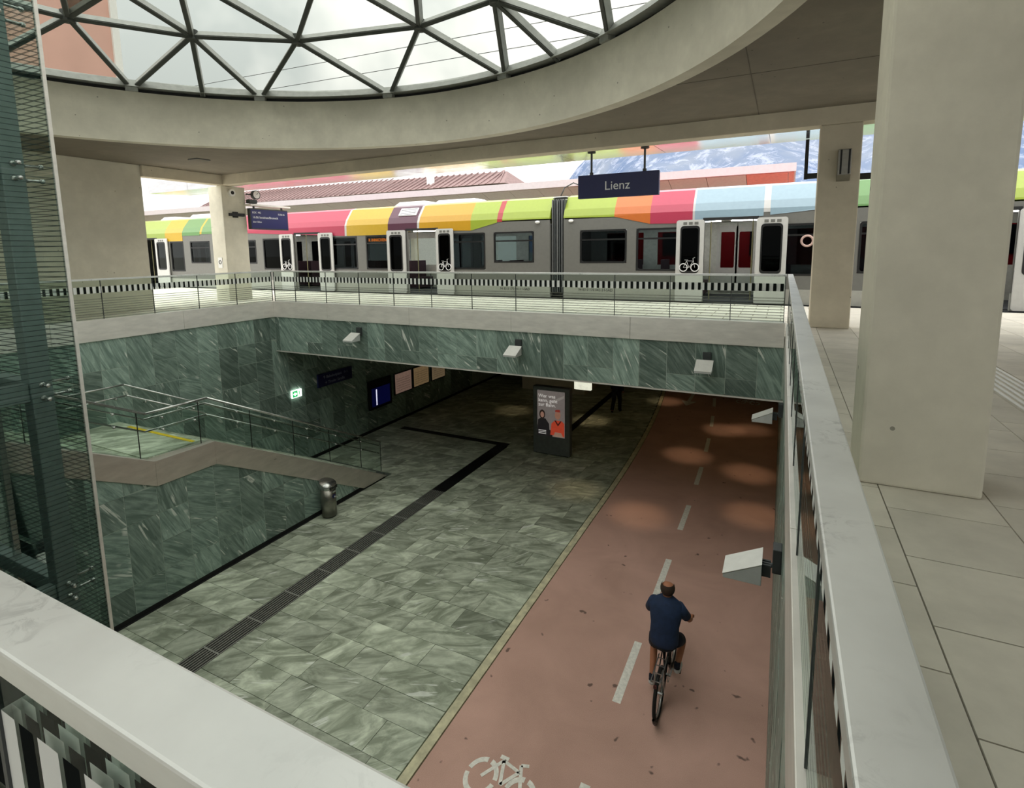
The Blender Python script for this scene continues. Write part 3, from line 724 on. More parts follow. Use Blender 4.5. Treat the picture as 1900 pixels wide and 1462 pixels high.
# seats and posts inside, seen through windows
M_seat = plain('train_seat', (64,44,52), .8); M_pole = plain('train_pole', (150,146,110), .4, .5)
sx = -26.5
while sx < 6:
    if not any(a-.5 < sx < b+.3 for a, b in openings) and not -7.6 < sx < -6.3:
        o = tp(B().box(sx,sx+.45,TB-1.2,TB-.15,.12,.55), 'seat', M_seat); sub(B().box(sx,sx+.1,TB-1.2,TB-.15,.55,1.25), 'seat_back', M_seat, o)
    sx += .95
for a, b in openings:
    for x in (a+.12,b-.12): tp(B().cyl((x,TY+.5,.06),(x,TY+.5,2.46),.018,8), 'grab_pole', M_pole)
    # far side closed door leaves
    for c in (a+.4,b-.4):
        f = tp(B().box(c-.34,c+.34,TB-.1,TB-.075,.1,2.35) if False else ring2(B(), rrect(.66,2.2,.05,3,c,1.25), rrect(.46,1.2,.05,3,c,1.55), TB-.1, TB-.072), 'far_door_leaf', M_door)
    # door header
    tp(B().box(a-.05,b+.05,TY-.02,TY+.05,2.42,2.5), 'door_header', M_black)
    tp(B().box(a+.03,b-.03,TY-.12,TY+.05,-.02,.02), 'door_step', M_anth)
M_ic = plain('white_symbol', (226,226,226), .6)
def bike_symbol(par, cx, cz, s, y):
    b = B()
    for dx in (-.11,.11): b.torus((cx+dx*s,y,cz),(0,1,0),.075*s,.009*s,16,5)
    L = [((-.11,0),(-.05,.13)),((-.05,.13),(.08,.13)),((.08,.13),(.0,0)),((0,0),(-.05,.13)),((.11,0),(.07,.18)),((.07,.18),(.11,.2)),((-.09,.15),(-.02,.15)),((-.11,0),(0,0))]
    for (x0,z0),(x1,z1) in L: b.bar((cx+x0*s,y,cz+z0*s),(cx+x1*s,y,cz+z1*s),.016*s,.006)
    return sub(b, 'bicycle_symbol', M_ic, par)
def leaf(x0, x1, bike):
    cx = (x0+x1)/2; w = x1-x0
    b = B(); outer = rrect(w,2.42,.07,4,cx,1.24); inner = rrect(w*.66,1.34,.09,4,cx,1.58); ring2(b, outer, inner, TY-.11, TY-.06)
    f = tp(b, 'door_leaf', M_door)
    q = B(); ring2(q, rrect(w*.70,1.40,.10,4,cx,1.58), rrect(w*.60,1.26,.08,4,cx,1.58), TY-.118, TY-.055); sub(q, 'pane_frame', M_wfr, f)
    sub(B().prism([(x,TY-.09,z) for x,z in rrect(w*.62,1.30,.08,4,cx,1.58)],(0,.01,0)), 'pane', M_dkgl, f)
    for i in range(3): sub(B().box(cx-.2+.16*i,cx-.09+.16*i,TY-.116,TY-.108,2.31,2.39), 'pictogram', M_body, f)
    if bike: bike_symbol(f, cx, 1.05, 1.5, TY-.122)
    return f
for (x0,x1,bk) in ((-28.95,-27.95,0),(-19.86,-19.04,1),(-17.55,-16.75,0),(-13.9,-13.02,0),(-11.6,-10.85,1),(-2.92,-2.13,1),(-.73,.06,0),(4.93,5.75,0)): leaf(x0,x1,bk)
# roof colour panels
cols = dict(lg=(176,200,84), ye=(232,190,44), gr=(112,164,92), rd=(214,66,98), yo=(232,176,32), pl=(98,48,72), yg=(178,200,62), or_=(236,126,48), bl=(172,202,218), wh=(232,232,228), sr=(200,60,64))
MC = {k: plain('roof_'+k, tuple(c_*.76 for c_ in v), .35, var=.03) for k, v in cols.items()}
bands = [(-46,-28.2,'lg',2.45,2.45),(-28.2,-26.8,'ye',2.3,2.3),(-26.8,-25.42,'gr',2.55,2.55),(-25.42,-25.28,'ye',2.6,2.6),(-25.28,-23.4,'gr',2.6,2.6),(-23.4,-16.13,'rd',2.62,2.3),(-16.13,-16.03,'wh',2.3,2.3),
 (-16.03,-13.9,'ye',2.3,2.3),(-13.9,-12.5,'pl',2.44,2.44),(-12.5,-12.4,'wh',2.44,2.44),(-12.4,-10.14,'yo',2.42,2.35),(-10.14,-9.06,'yg',2.35,2.6),(-9.06,-8.86,'sr',2.62,2.62),(-8.86,-7.07,'yg',2.66,2.66),
 (-6.57,-4.86,'yg',2.66,2.64),(-4.86,-3.73,'or_',2.64,2.38),(-3.73,-2.48,'rd',2.38,2.36),(-2.48,-2.42,'wh',2.36,2.36),(-2.42,-.57,'bl',2.37,2.5),(-.57,-.4,'wh',2.6,2.6),(-.4,1.3,'bl',2.52,2.66),(1.3,3.9,'gr',2.66,2.66),(3.9,16,'yg',2.66,2.66)]
prof = [(TY-.004,2.71),(TY+.09,2.93),(TY+.10,2.945),(TY+.42,3.36),(TY+.7,3.44),(TY+1.4,3.48),(TB-.7,3.44),(TB-.42,3.36),(TB-.09,2.93),(TB,2.6)]
for x0, x1, c, z0, z1 in bands:
    pts0 = [(TY-.014,z0)]+prof; pts1 = [(TY-.014,z1)]+prof; n = len(pts0)
    b = B(); b.add([(x0,p,q) for p,q in pts0]+[(x1,p,q) for p,q in pts1], [(i,n+i,n+i+1,i+1) for i in range(n-1)]+[tuple(range(n)),tuple(range(2*n-1,n-1,-1))])
    tp(b, 'roof_panel', MC[c])
# dark seams along the roof edge, bolts
g = B(); M_gr = plain('roof_grille_white', (222,222,222), .5)
o = tp(B().hexa([(-13.45,TY+.13,2.99),(-12.62,TY+.13,2.99),(-12.62,TY+.36,3.27),(-13.45,TY+.36,3.27)],[(-13.45,TY+.10,3.02),(-12.62,TY+.10,3.02),(-12.62,TY+.33,3.30),(-13.45,TY+.33,3.30)]), 'roof_grille', M_gr)
for i in range(5): sub(B().bar((-13.4,TY+.125+.045*i,3.055+.055*i),(-12.67,TY+.125+.045*i,3.055+.055*i),.012,.014), 'slat', M_anth, o)
for x0,x1,z in ((-14.3,-12.6,3.62),(-12.4,-10.3,3.6),(-30,-28.6,3.62),(-27.6,-25.5,3.66)):
    tp(B().hexa([(x0,TY+.9,3.44),(x1,TY+.9,3.44),(x1,TB-.9,3.44),(x0,TB-.9,3.44)],[(x0+.25,TY+1,z),(x1-.25,TY+1,z),(x1-.25,TB-1,z),(x0+.25,TB-1,z)]), 'roof_unit', M_gr)
for x in (-23.7,-7.5,-6.3): tp(B().ball((x,TY-.04,2.56),.09,6,(1,.6,.55)), 'side_lamp', M_white, 0, True)
gw = tp(B().box(-7.07,-6.57,TY+.25,TB-.25,-.1,3.2), 'gangway', M_black)
for i in range(6):
    x = -7.03+.084*i; sub(B().box(x,x+.045,TY+.1,TB-.1,.2,3.28), 'bellows_rib', M_anth if i%2 else plain('bellows_grey%d'%i,(96,98,98),.8), gw)
for i in range(4): sub(B().box(-7.06,-6.58,TY+.3,TY+.5,3.22+.05*i,3.25+.05*i), 'bellows_cap', M_gr if i%2 else M_black, gw)
cab = B(); cab.tube([(-6.9,TY+.6,3.45),(-6.75,TY+.55,3.7),(-6.45,TY+.6,3.85),(-6.1,TY+.6,3.7),(-5.9,TY+.6,3.4)],.02,6); tp(cab, 'jumper_cable', M_anth, 0, True)
off = tr.location
text('vehicle_number', '94 83 0 170 042-3 I-SAD', .125, M_black, tr, (-6.05-off.x, TY-.014-off.y, .27-off.z), (R(90),0,0), sx=.92)
text('vehicle_number', '94 83 0 170 041-1 I-SAD', .125, M_black, tr, (-8.98-off.x, TY-.014-off.y, .25-off.z), (R(90),0,0), sx=.92)
M_or = plain('display_orange', (255,120,30), .5, emis=3.)
text('destination_display', 'R INNICHEN', .17, M_or, tr, (-14.98-off.x, TY+.09-off.y, 2.05-off.z), (R(90),0,0), sx=.95)
tp(B().torus((.55,TY-.01,1.78),(0,1,0),.14,.03,24,6), 'ring_logo', plain('logo_pale',(190,160,150),.5), 0, True)
tp(B().box(.0,.9,TY+.1,TY+.12,1.15,1.9), 'red_film', plain('red_film',(176,52,60),.5))

# ================================================================== BEYOND THE TRAIN
struct(B().box(-70,40,16.75,23.0,-1.1,-.95).build('floor_trackbed', plain('ballast', (120,112,104), .95, var=.4, scale=30)))
struct(B().box(-70,40,23.0,29.5,-1.1,0).build('floor_island_platform', M_pavej))
# red train on the next track, glimpsed through the windows
r2 = thing('red_train', 'bright red train on the next track glimpsed through the grey train windows', 'train', (-6,22,-.5))
M_red = plain('red_train_paint', (226,38,44), .4, var=.04)
for x in range(-8, 20, 10):
    o = B().box(x+.1,x+9.9,20.9,22.6,-.6,2.7).build('car', M_red, bevel=.08); kid(o, r2)
    for k in range(3):
        w = B().box(x+.9+3*k,x+2.7+3*k,20.87,20.92,1.35,2.2).build('window', M_wfr); kid(w, r2)
    w = B().box(x+.1,x+9.9,20.88,20.92,.2,.6).build('stripe', M_white); kid(w, r2)
# opposite canopy
c2 = thing('opposite_canopy', 'pale canopy of the opposite platform with white edge above the train', 'canopy', (-20,24,3.3))
M_cp = plain('canopy_panel', (158,152,142), .5, var=.06); M_ce = plain('canopy_edge', (196,188,192), .5, var=.04); M_cr = plain('canopy_panel_red', (178,98,78), .5)
x = -49.3
while x < .1:
    b_ = min(x+1.45,.2)
    kid(B().hexa([(x+.008,23.0,4.36),(b_-.008,23.0,4.36),(b_-.008,26.6,3.15),(x+.008,26.6,3.15)],[(x+.008,23.0,4.44),(b_-.008,23.0,4.44),(b_-.008,26.6,3.25),(x+.008,26.6,3.25)]).build('soffit_panel', M_cr if b_ > 0 else M_cp), c2)
    x += 1.45
kid(B().box(-49.3,.25,22.85,23.0,4.38,4.68).build('edge_beam', M_ce), c2)
kid(B().hexa([(-49.3,22.9,4.62),(.25,22.9,4.62),(.25,27.5,3.5),(-49.3,27.5,3.5)],[(-49.3,22.9,4.68),(.25,22.9,4.68),(.25,27.5,3.6),(-49.3,27.5,3.6)]).build('roof_sheet', M_ce), c2)
for x in (-48,-40,-30,-20,-10,-1): kid(B().box(x-.2,x+.2,26.6,27,0,3.5).build('post', M_conc2), c2)
# station building roof, pink tower, mountains
hs = thing('tiled_roof_house', 'long house with dark red tiled roof behind the opposite canopy', 'house', (-60,75,-1))
M_tile = plain('roof_tiles', (124,100,98), .8, var=.2, scale=3)  # tile red greyed towards pink, haze mixed into the colour
kid(B().box(-100,-37.5,70.5,80,-1,11.1).build('walls', plain('house_wall',(180,174,164),.8)), hs)
rf = B(); rf.add([(-104,70,11.0),(-36,70,11.2),(-38.6,76,13.7),(-104,76,14.2),(-104,82,11),(-36,82,11)],[(0,1,2,3),(3,2,5,4),(1,5,2),(0,3,4),(0,4,5,1)]); rf_o = kid(rf.build('roof', M_tile), hs)
for i in range(60):
    x = -103+i*1.12
    xt = x if x < -39 else -39
    b = B().bar((x,69.98,11.2),(xt-.0,75.9,13.85 if x > -60 else 14.1),.16,.14); o = b.build('roof_rib', M_tile); kid(o, hs)
kid(B().box(-50.8,-50,72,73,12,15.0).build('chimney', M_white), hs)
pk = thing('pink_tower_block', 'pinkish facade of a tall building seen through the glass dome', 'building', (-60,30,-1))
M_pk = plain('pink_render', (206,164,150), .8, var=.07, scale=.3)
kid(B().box(-75,-50,15,27.9,-1,45).build('walls', M_pk), pk)
kid(B().box(-50.05,-49.8,27.4,27.95,-1,45).build('corner_strip', M_white), pk)
def ridge():
    rnd = random.Random(4); b = B(); nx, ny = 90, 14; vs = []
    from mathutils import noise
    for j in range(ny):
        for i in range(nx):
            x = -900+i*24; y = 500+j*45; t_ = j/(ny-1)
            env = max(0., min(1., (x*1000/max(y,1)+500)/300.))
            h = (20+310*env)*t_ + 26*noise.noise(Vector((x*.012,y*.012,1)))*t_*2+14*noise.noise(Vector((x*.05,y*.05,5)))*t_
            vs.append((x,y,h-20))
    fs = [(j*nx+i,j*nx+i+1,(j+1)*nx+i+1,(j+1)*nx+i) for j in range(ny-1) for i in range(nx-1)]
    return b.add(vs, fs)
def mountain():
    t = NT('mountain_rock_hazed'); p = t.pos(); n = t.ramp(t.noise(p, .05, 8, .75, .6), .50, .60); k = t.ramp(t.noise(p, .012, 4, .6), .35, .65)
    col = t.mix(k, lin((88,104,132)), lin((118,126,140))); col = t.mix(t.math('MULTIPLY', n, .55), col, lin((168,172,186)))  # rock colour turned bluish to carry the haze of distance
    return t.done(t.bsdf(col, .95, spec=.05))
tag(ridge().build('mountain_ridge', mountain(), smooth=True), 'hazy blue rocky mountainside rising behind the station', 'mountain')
g0 = B().box(-900,900,29.5,1200,-1.3,-1.1).build('floor_ground', plain('grass_ground',(110,116,100),.95)); struct(g0)
struct(B().box(-900,-29.2,-300,29.5,-1.3,-1.1).build('floor_ground_left', plain('ground_left',(130,128,120),.95)))
for (za, zb, lab) in ((9.6,8.9,'upper overhead wire crossing the sky beyond the dome'),(8.8,8.3,'lower overhead wire crossing the sky beyond the dome')):
    tag(B().cyl((-48,18.4,za+1.0),(30,18.4,zb-.5),.012,6).build('overhead_wire', M_anth), lab, 'wire')

# ================================================================== SIGNS AND FITTINGS
M_txt = plain('sign_white', (236,238,240), .5, var=.02)
sg = thing('station_name_sign', 'dark blue station name sign reading Lienz hanging from two rods', 'sign', (-3.67,13.1,2.87))
B().box(-.99,.99,-.06,.06,0,.56).build('panel', M_blue, sg, bevel=.01)
for dx in (-.66,.64):
    B().cyl((dx,0,.56),(dx,0,1.10),.025,10).build('rod', M_anth, sg); B().cyl((dx,0,1.08),(dx,0,1.1),.1,12).build('flange', M_anth, sg); B().cyl((dx,0,.56),(dx,0,.62),.045,10).build('clamp', M_anth, sg)
text('lettering', 'Lienz', .30, M_txt, sg, (0,-.064,.18), (R(90),0,0), 'CENTER')
ds = thing('departure_display', 'blue departure display on a bracket beside the left concrete column', 'display', (-16.98,14.1,2.53))
M_dsp = plain('display_blue', (18,26,84), .3, var=.03, emis=.04)
B().box(-.14,0,-.82,.82,-.04,.70).build('housing', M_anth, ds, bevel=.01); B().box(0,.01,-.79,.79,0,.66).build('screen', M_dsp, ds)
B().box(-.3,.12,-.86,.86,.78,.84).build('top_bar', M_steel, ds); B().bar((-.07,-.6,.7),(-.07,-.6,.8),.05,.05,(0,1,0)).build('hanger', M_anth, ds); B().bar((-.07,.6,.7),(-.07,.6,.8),.05,.05,(0,1,0)).build('hanger', M_anth, ds)
dr = (R(90),0,R(90))
for s_, z_, y_, sz in (('REX  M2',.52,-.74,.1),('15:56:16',.50,.35,.09),('16:06 Innichen/Bruneck',.35,-.74,.115),('über Sillian',.2,-.74,.085)): text('display_text', s_, sz, M_txt, ds, (.013,y_,z_), dr)
pc = thing('platform_clock', 'round dark platform clock projecting from the left column', 'clock', (-17.1,13.55,3.72))
B().cyl((-.06,.1,0),(.06,.1,0),.16,20).build('case', M_anth, pc); B().cyl((.06,.1,0),(.065,.1,0),.13,20).build('face', M_steel, pc); B().cyl((-.05,-.25,.0),(-.05,0,.0),.025,8).build('arm', M_anth, pc); B().bar((.07,.1,0),(.07,.16,.07),.012,.006,(1,0,0)).build('hand', M_black, pc)
pb = tag(B().box(-17.18,-16.98,13.30,13.62,3.40,3.54).build('loudspeaker_box', M_anth, bevel=.02), 'black box loudspeaker under the clock at the left column', 'loudspeaker')
sc = thing('security_camera', 'white round security camera on the left concrete column', 'camera', (-17.2,12.75,3.72))
B().cyl((0,0,0),(.09,0,0),.12,18).build('housing', M_white, sc); B().cyl((.09,0,0),(.1,0,0),.06,14).build('lens', M_black, sc)
ca = thing('bracket_arm', 'short black bracket arm on the left column level with the display', 'bracket', (-17.2,12.85,2.98)); B().box(0,.12,-.25,.3,-.05,.05).build('arm', M_black, ca); B().box(0,.03,-.1,.1,-.1,.1).build('plate', M_black, ca)
wp = thing('wall_notice', 'small white notice on the front of the left concrete column', 'sign', (-17.55,12.4,1.15)); B().box(-.11,.11,-.012,0,0,.36).build('plate', M_white, wp); B().torus((0,-.014,.2),(0,1,0),.06,.012,16,5).build('symbol', M_black, wp)
# lamp on the small column
cl = thing('column_lamp', 'grey wedge wall lamp with two dark slots on the slender column', 'wall lamp', (.94,12.4,2.86))
B().prism([(-.11,-.0,.1),(-.11,-.16,.1),(-.11,-.16,.58),(-.11,0,.58)],(.22,0,0)).build('body', M_bin, cl, bevel=.01); B().prism([(-.11,0,.1),(-.11,-.16,.1),(-.11,-.02,0)],(.22,0,0)).build('foot', M_bin, cl)
for dx in (-.06,.075): B().box(dx-.015,dx+.015,-.17,-.158,.12,.57).build('slot', M_black, cl)
# monitor bracket hanging at the canopy edge
mb_ = thing('hanging_bracket', 'dark hanging bracket with cross arm behind the slender column', 'bracket', (.35,14.2,3.98))
B().box(-.035,.035,-.035,.035,-.85,.02).build('post', M_black, mb_); B().box(0,.9,-.06,.06,-.84,-.73).build('cross_arm', M_black, mb_); B().box(.3,2.2,-.08,.08,-.92,-.80).build('cross_arm', M_black, mb_)
# flood lamps
M_lampf = plain('lamp_face', (196,198,198), .4, var=.05)
def flood(loc, rz, label):
    t = thing('flood_lamp', label, 'wall lamp', loc, rz)      # local: wall at y=0, looks towards -y
    B().box(-.075,.075,-.07,0,-.02,.2).build('mount_box', M_anth, t, bevel=.006)
    B().cyl((0,-.06,.02),(0,-.16,-.02),.022,8).build('arm', M_anth, t)
    b = B(); b.hexa([(-.17,-.15,-.13),(.13,-.15,-.13),(.13,-.46,-.13),(-.17,-.46,-.13)],[(-.17,-.15,.06),(.13,-.15,.06),(.13,-.46,-.10),(-.17,-.46,-.10)]); b.build('head', M_lampf, t, bevel=.006)
    B().hexa([(-.17,-.152,.062),(.13,-.152,.062),(.13,-.462,-.097),(-.17,-.462,-.097)],[(-.175,-.15,.072),(.135,-.15,.072),(.135,-.465,-.088),(-.175,-.465,-.088)]).build('top_plate', M_white, t)
    for dy in (-.24,-.36): B().cyl((-.175,dy,-.09),(-.165,dy,-.09),.012,8).build('screw', M_anth, t)
    for i in range(3): B().box(-.05+.04*i,-.03+.04*i,-.15,-.08,-.08,.03).build('fin', M_anth, t)
flood((-9.86,YF,-.52), 0, 'grey flood lamp on the slate fascia nearest the left corner')
flood((-5.22,YF,-.55), 0, 'grey flood lamp on the middle of the slate fascia')
flood((-1.22,YF,-.55), 0, 'grey flood lamp on the slate fascia nearest the right railing')
flood((XR,4.95,-1.16), R(-90), 'grey flood lamp on the right wall beside the cyclist')
flood((XR,9.75,-1.15), R(-90), 'grey flood lamp on the right wall at the underpass mouth')
flood((XS,3.7,-2.9), R(90), 'grey flood lamp on the stair wall seen through the lift glass')
# emergency exit sign
es = thing('exit_sign', 'lit green and white emergency exit sign on the dark underpass wall', 'sign', (XL,11.32,-2.6))
M_exg = plain('exit_green', (20,120,60), .5, emis=.8); M_exw = plain('exit_white', (230,255,232), .5, emis=1.2)
B().box(0,.05,-.18,.18,-.1,.12).build('box', M_exw, es); B().box(.05,.054,-.165,.02,-.085,.105).build('green_field', M_exg, es)
B().prism([(.056,-.14,.01),(.056,-.07,.07),(.056,-.07,-.05)],(.002,0,0)).add([(.056,-.07,-.015),(.056,-.01,-.015),(.056,-.01,.035),(.056,-.07,.035)],[(0,1,2,3)]).build('arrow', M_exw, es)
B().ball((.056,.08,.06),.02,5).bar((.056,.08,.045),(.056,.09,-.02),.03,.004,(1,0,0)).bar((.056,.09,-.02),(.056,.06,-.07),.016,.004,(1,0,0)).bar((.056,.09,-.02),(.056,.12,-.07),.016,.004,(1,0,0)).build('running_figure', M_exg, es)
bs = thing('direction_sign', 'long dark blue direction sign on the underpass wall', 'sign', (XL,12.92,-2.62))
B().box(0,.06,-.75,.75,0,.42).build('panel', M_blue, bs)
M_txd = plain('sign_text_dim', (150,156,176), .6)
text('lettering', '↑ Bahnhofplatz  → i', .13, M_txd, bs, (.062,-.55,.25), dr); text('lettering', '→ Tiroler Straße', .13, M_txd, bs, (.062,-.5,.07), dr)
mo = thing('wall_monitor', 'wall monitor with glowing blue screen beside the notice cases', 'monitor', (XL,15.05,-3.95))
B().box(0,.1,-.6,.6,-.05,1.0).build('housing', M_black, mo); B().box(.1,.105,-.5,.5,.05,.72).build('screen', plain('screen_blue',(12,18,80),.3,emis=.06), mo); B().box(.105,.108,-.28,-.22,.08,.66).build('screen_bar', plain('screen_bar',(210,210,235),.4,emis=.25), mo)
for i, (y0,y1,z0,z1,lab) in enumerate(((15.94,16.93,-3.76,-3.0,'notice case nearest the blue monitor, pinkish paper'),(17.1,18.1,-3.75,-3.0,'second notice case along the underpass wall, yellowish paper'),(18.35,19.3,-3.75,-3.0,'farthest notice case along the underpass wall'))):
    t = thing('notice_case', lab, 'notice board', (XL,(y0+y1)/2,z0)); w = (y1-y0)/2
    B().box(0,.05,-w-.04,w+.04,-.04,z1-z0+.04).build('frame', M_anth, t); B().box(.05,.055,-w,w,0,z1-z0).build('paper', plain('paper%d'%i,((206,168,150),(196,164,120),(186,160,124))[i],.8,emis=.05), t)
    for k in range(6): B().box(.055,.057,-w+.08,w-.08,.1+.09*k,.11+.09*k).build('print_line', plain('print%d%d'%(i,k),(120,90,80),.9), t)
# lit box sign under the deck
lb = thing('ceiling_box_sign', 'small white box sign hanging under the deck edge', 'sign', (-4.35,12.6,-1.86)); B().box(-.22,.22,-.05,.05,0,.26).build('box', plain('box_white',(226,226,206),.5,emis=.25), lb, bevel=.01)
for dx in (-.15,.15): B().cyl((dx,0,.26),(dx,0,.70),.012,6).build('hanger', M_anth, lb)
# advertising pillar
ad = thing('advertising_pillar', 'dark grey advertising pillar with a recruiting poster in the underpass mouth', 'advertising pillar', (-6.27,15.25,ZF))
B().box(-.62,.62,-.12,.12,.02,2.2).build('housing', plain('pillar_grey',(96,100,100),.5), ad, bevel=.03); B().box(-.55,.55,-.08,.08,0,.03).build('foot', M_black, ad)
M_p = lambda n, c, e=.09: plain('poster_'+n, c, .4, var=.06, emis=e)
B().box(-.46,.46,-.128,-.12,.62,2.08).build('poster', M_p('bg',(150,140,136)), ad)
yp = -.131
def flat(name, pts, mat, dy=0.): B().prism([(x,yp-dy,z) for x,z in pts],(0,.002,0)).build(name, mat, ad)
flat('poster_roof', [(.0,1.75),(.44,1.98),(.44,1.9),(.1,1.7)], M_p('roof',(176,168,162)))
flat('poster_lower', [(-.46,.62),(.05,.62),(.05,.8),(-.46,.95)], M_p('low',(44,40,40)))
el = lambda cx,cz,a,b,n=16: [(cx+a*math.cos(2*math.pi*i/n), cz+b*math.sin(2*math.pi*i/n)) for i in range(n)]
flat('poster_figure', [(-.46,.75),(-.44,1.12),(-.33,1.2),(-.18,1.18),(-.06,1.02),(-.04,.66),(-.4,.66)], M_p('suit',(40,36,38)), .002)
flat('poster_figure', el(-.29,1.31,.10,.15), M_p('hair',(50,34,30)), .004); flat('poster_figure', el(-.29,1.30,.062,.095), M_p('skin',(196,148,128)), .006)
flat('poster_figure', [(-.02,.68),(.02,1.05),(.14,1.16),(.36,1.16),(.45,1.08),(.45,.66)], M_p('vest',(226,84,58)), .002)
flat('poster_figure', [(.12,1.16),(.24,.98),(.36,1.16),(.32,1.16),(.24,1.05),(.17,1.16)], M_p('vee',(70,30,28)), .006)
flat('poster_figure', el(.23,1.33,.095,.135), M_p('skin2',(186,134,112)), .004); flat('poster_figure', [(.14,1.44),(.16,1.5),(.30,1.52),(.32,1.44)], M_p('cap',(170,60,50)), .006)
flat('poster_figure', [(.08,.64),(.14,.78),(.34,.78),(.42,.64)], M_p('hands',(190,150,130)), .006)
M_pt = M_p('text',(240,236,232),.12)
for s_, z_ in (('Wer was',1.86),('kann, geht',1.72),('zur Bahn.',1.58)): text('poster_text', s_, .155, M_pt, ad, (-.42,yp-.003,z_), (R(90),0,0))
for z_ in (.78,.73,.68): flat('poster_small_print', [(-.42,z_),(-.16,z_),(-.16,z_+.02),(-.42,z_+.02)], M_pt, .004)
# litter bin
bn = thing('litter_bin', 'stainless steel litter bin with tilted hood against the stair wall', 'litter bin', (-9.72,9.2,ZF))
B().cyl((0,0,.03),(0,0,.72),.18,24).build('body', M_bin, bn, True); B().cyl((0,0,0),(0,0,.03),.16,20).build('foot', M_black, bn)
b = B(); n = 24; vs = [(.185*math.cos(2*math.pi*i/n), .185*math.sin(2*math.pi*i/n), .72) for i in range(n)]+[(.2*math.cos(2*math.pi*i/n), .2*math.sin(2*math.pi*i/n), .86+.06*-math.cos(2*math.pi*i/n)) for i in range(n)]
b.add(vs, [(i,(i+1)%n,n+(i+1)%n,n+i) for i in range(n)]+[tuple(range(n,2*n))]).build('hood', M_tube, bn, True)
B().box(.10,.197,-.11,.11,.735,.80).build('slot', M_black, bn); B().cyl((.17,-.0,.54),(.192,-.0,.54),.05,16).build('sticker', M_blue, bn); B().cyl((.18,.02,.525),(.197,.02,.525),.02,12).build('sticker_dot', M_txt, bn); B().box(.15,.2,-.05,.05,.64,.68).build('ash_plate', M_tube, bn)

# downlights in the underpass (real lamps)
M_dl = plain('downlight_lens', (255,214,150), .4, emis=6.)
def downlight(x, y, e, label, size=.5):
    t = thing('downlight', label, 'ceiling lamp', (x,y,SB))
    B().cyl((0,0,-.04),(0,0,0),.11,16).build('ring', M_anth, t); B().cyl((0,0,-.045),(0,0,-.035),.08,16).build('lens', M_dl, t)
    l = bpy.data.lights.new('downlight_beam','SPOT'); l.energy = e*.6; l.color = (1,.72,.42); l.spot_size = size; l.spot_blend = 1.; l.shadow_soft_size = .06
    o = bpy.data.objects.new('downlight_beam', l); COL.objects.link(o); o.parent = t; o.location = (0,0,-.06)
for x,y,e,lab in ((-2.86,12.46,34,'over the cycle path at the underpass mouth, left lane'),(-.35,13.6,34,'over the cycle path at the underpass mouth, right lane'),(-2.4,16.9,34,'over the left lane deeper inside'),(-.6,16.2,34,'over the right lane deeper inside'),
                  (-1.6,19.9,30,'over the middle of the cycle path far inside'),(-.8,20.3,22,'over the right lane far inside'),(-4.2,22.8,30,'over the path edge far inside'),(-6.2,19.0,40,'over the walkway beyond the advertising pillar'),(-4.7,13.1,30,'over the walkway at the underpass mouth'),(-9.5,19,26,'over the walkway left of the advertising pillar')):
    downlight(x,y,e,'small warm downlight in the deck '+lab)

# ================================================================== PEOPLE
def skin(name, V, Eg, mat, parent, sub_=2, root=0):
    """V: list of (x,y,z,r); one continuous surface grown round a skeleton"""
    me = bpy.data.meshes.new(name); me.from_pydata([v[:3] for v in V], Eg, []); o = bpy.data.objects.new(name, me); COL.objects.link(o)
    o.modifiers.new('skin', 'SKIN').use_smooth_shade = True
    for i, v in enumerate(V):
        r_ = v[3] if isinstance(v[3], tuple) else (v[3], v[3]); me.skin_vertices[0].data[i].radius = r_; me.skin_vertices[0].data[i].use_root = (i == root)
    s_ = o.modifiers.new('sub', 'SUBSURF'); s_.levels = sub_; s_.render_levels = sub_
    dg = bpy.context.evaluated_depsgraph_get(); m2 = bpy.data.meshes.new_from_object(o.evaluated_get(dg)); bpy.data.objects.remove(o)
    m2.name = name; m2.materials.clear(); m2.materials.append(mat); m2.polygons.foreach_set('use_smooth', [True]*len(m2.polygons))
    q = bpy.data.objects.new(name, m2); COL.objects.link(q); q.parent = parent; return q
def loft(secs, n=20, cap=True):
    """secs: (cx,cy,cz,rx,ry[,tilt]) ellipses stacked along the body"""
    b = B(); vs = []
    for s_ in secs:
        cx,cy,cz,rx,ry = s_[:5]; tl = s_[5] if len(s_) > 5 else 0.
        for i in range(n): a = 2*math.pi*i/n; vs.append((cx+rx*math.cos(a), cy+ry*math.sin(a), cz+tl*ry*math.sin(a)))
    fs = [(k*n+i,k*n+(i+1)%n,(k+1)*n+(i+1)%n,(k+1)*n+i) for k in range(len(secs)-1) for i in range(n)]
    if cap: fs += [tuple(range(n-1,-1,-1)), tuple(range((len(secs)-1)*n,len(secs)*n))]
    return b.add(vs, fs)
M_skin = plain('skin', (176,116,86), .6, var=.06); M_shirt = plain('navy_shirt', (30,48,80), .85, var=.2, scale=14); M_short = plain('dark_shorts', (18,24,40), .9)
M_shoe = plain('grey_shoes', (206,206,206), .6, var=.2); M_hair = plain('dark_brown_hair', (62,46,38), .8)
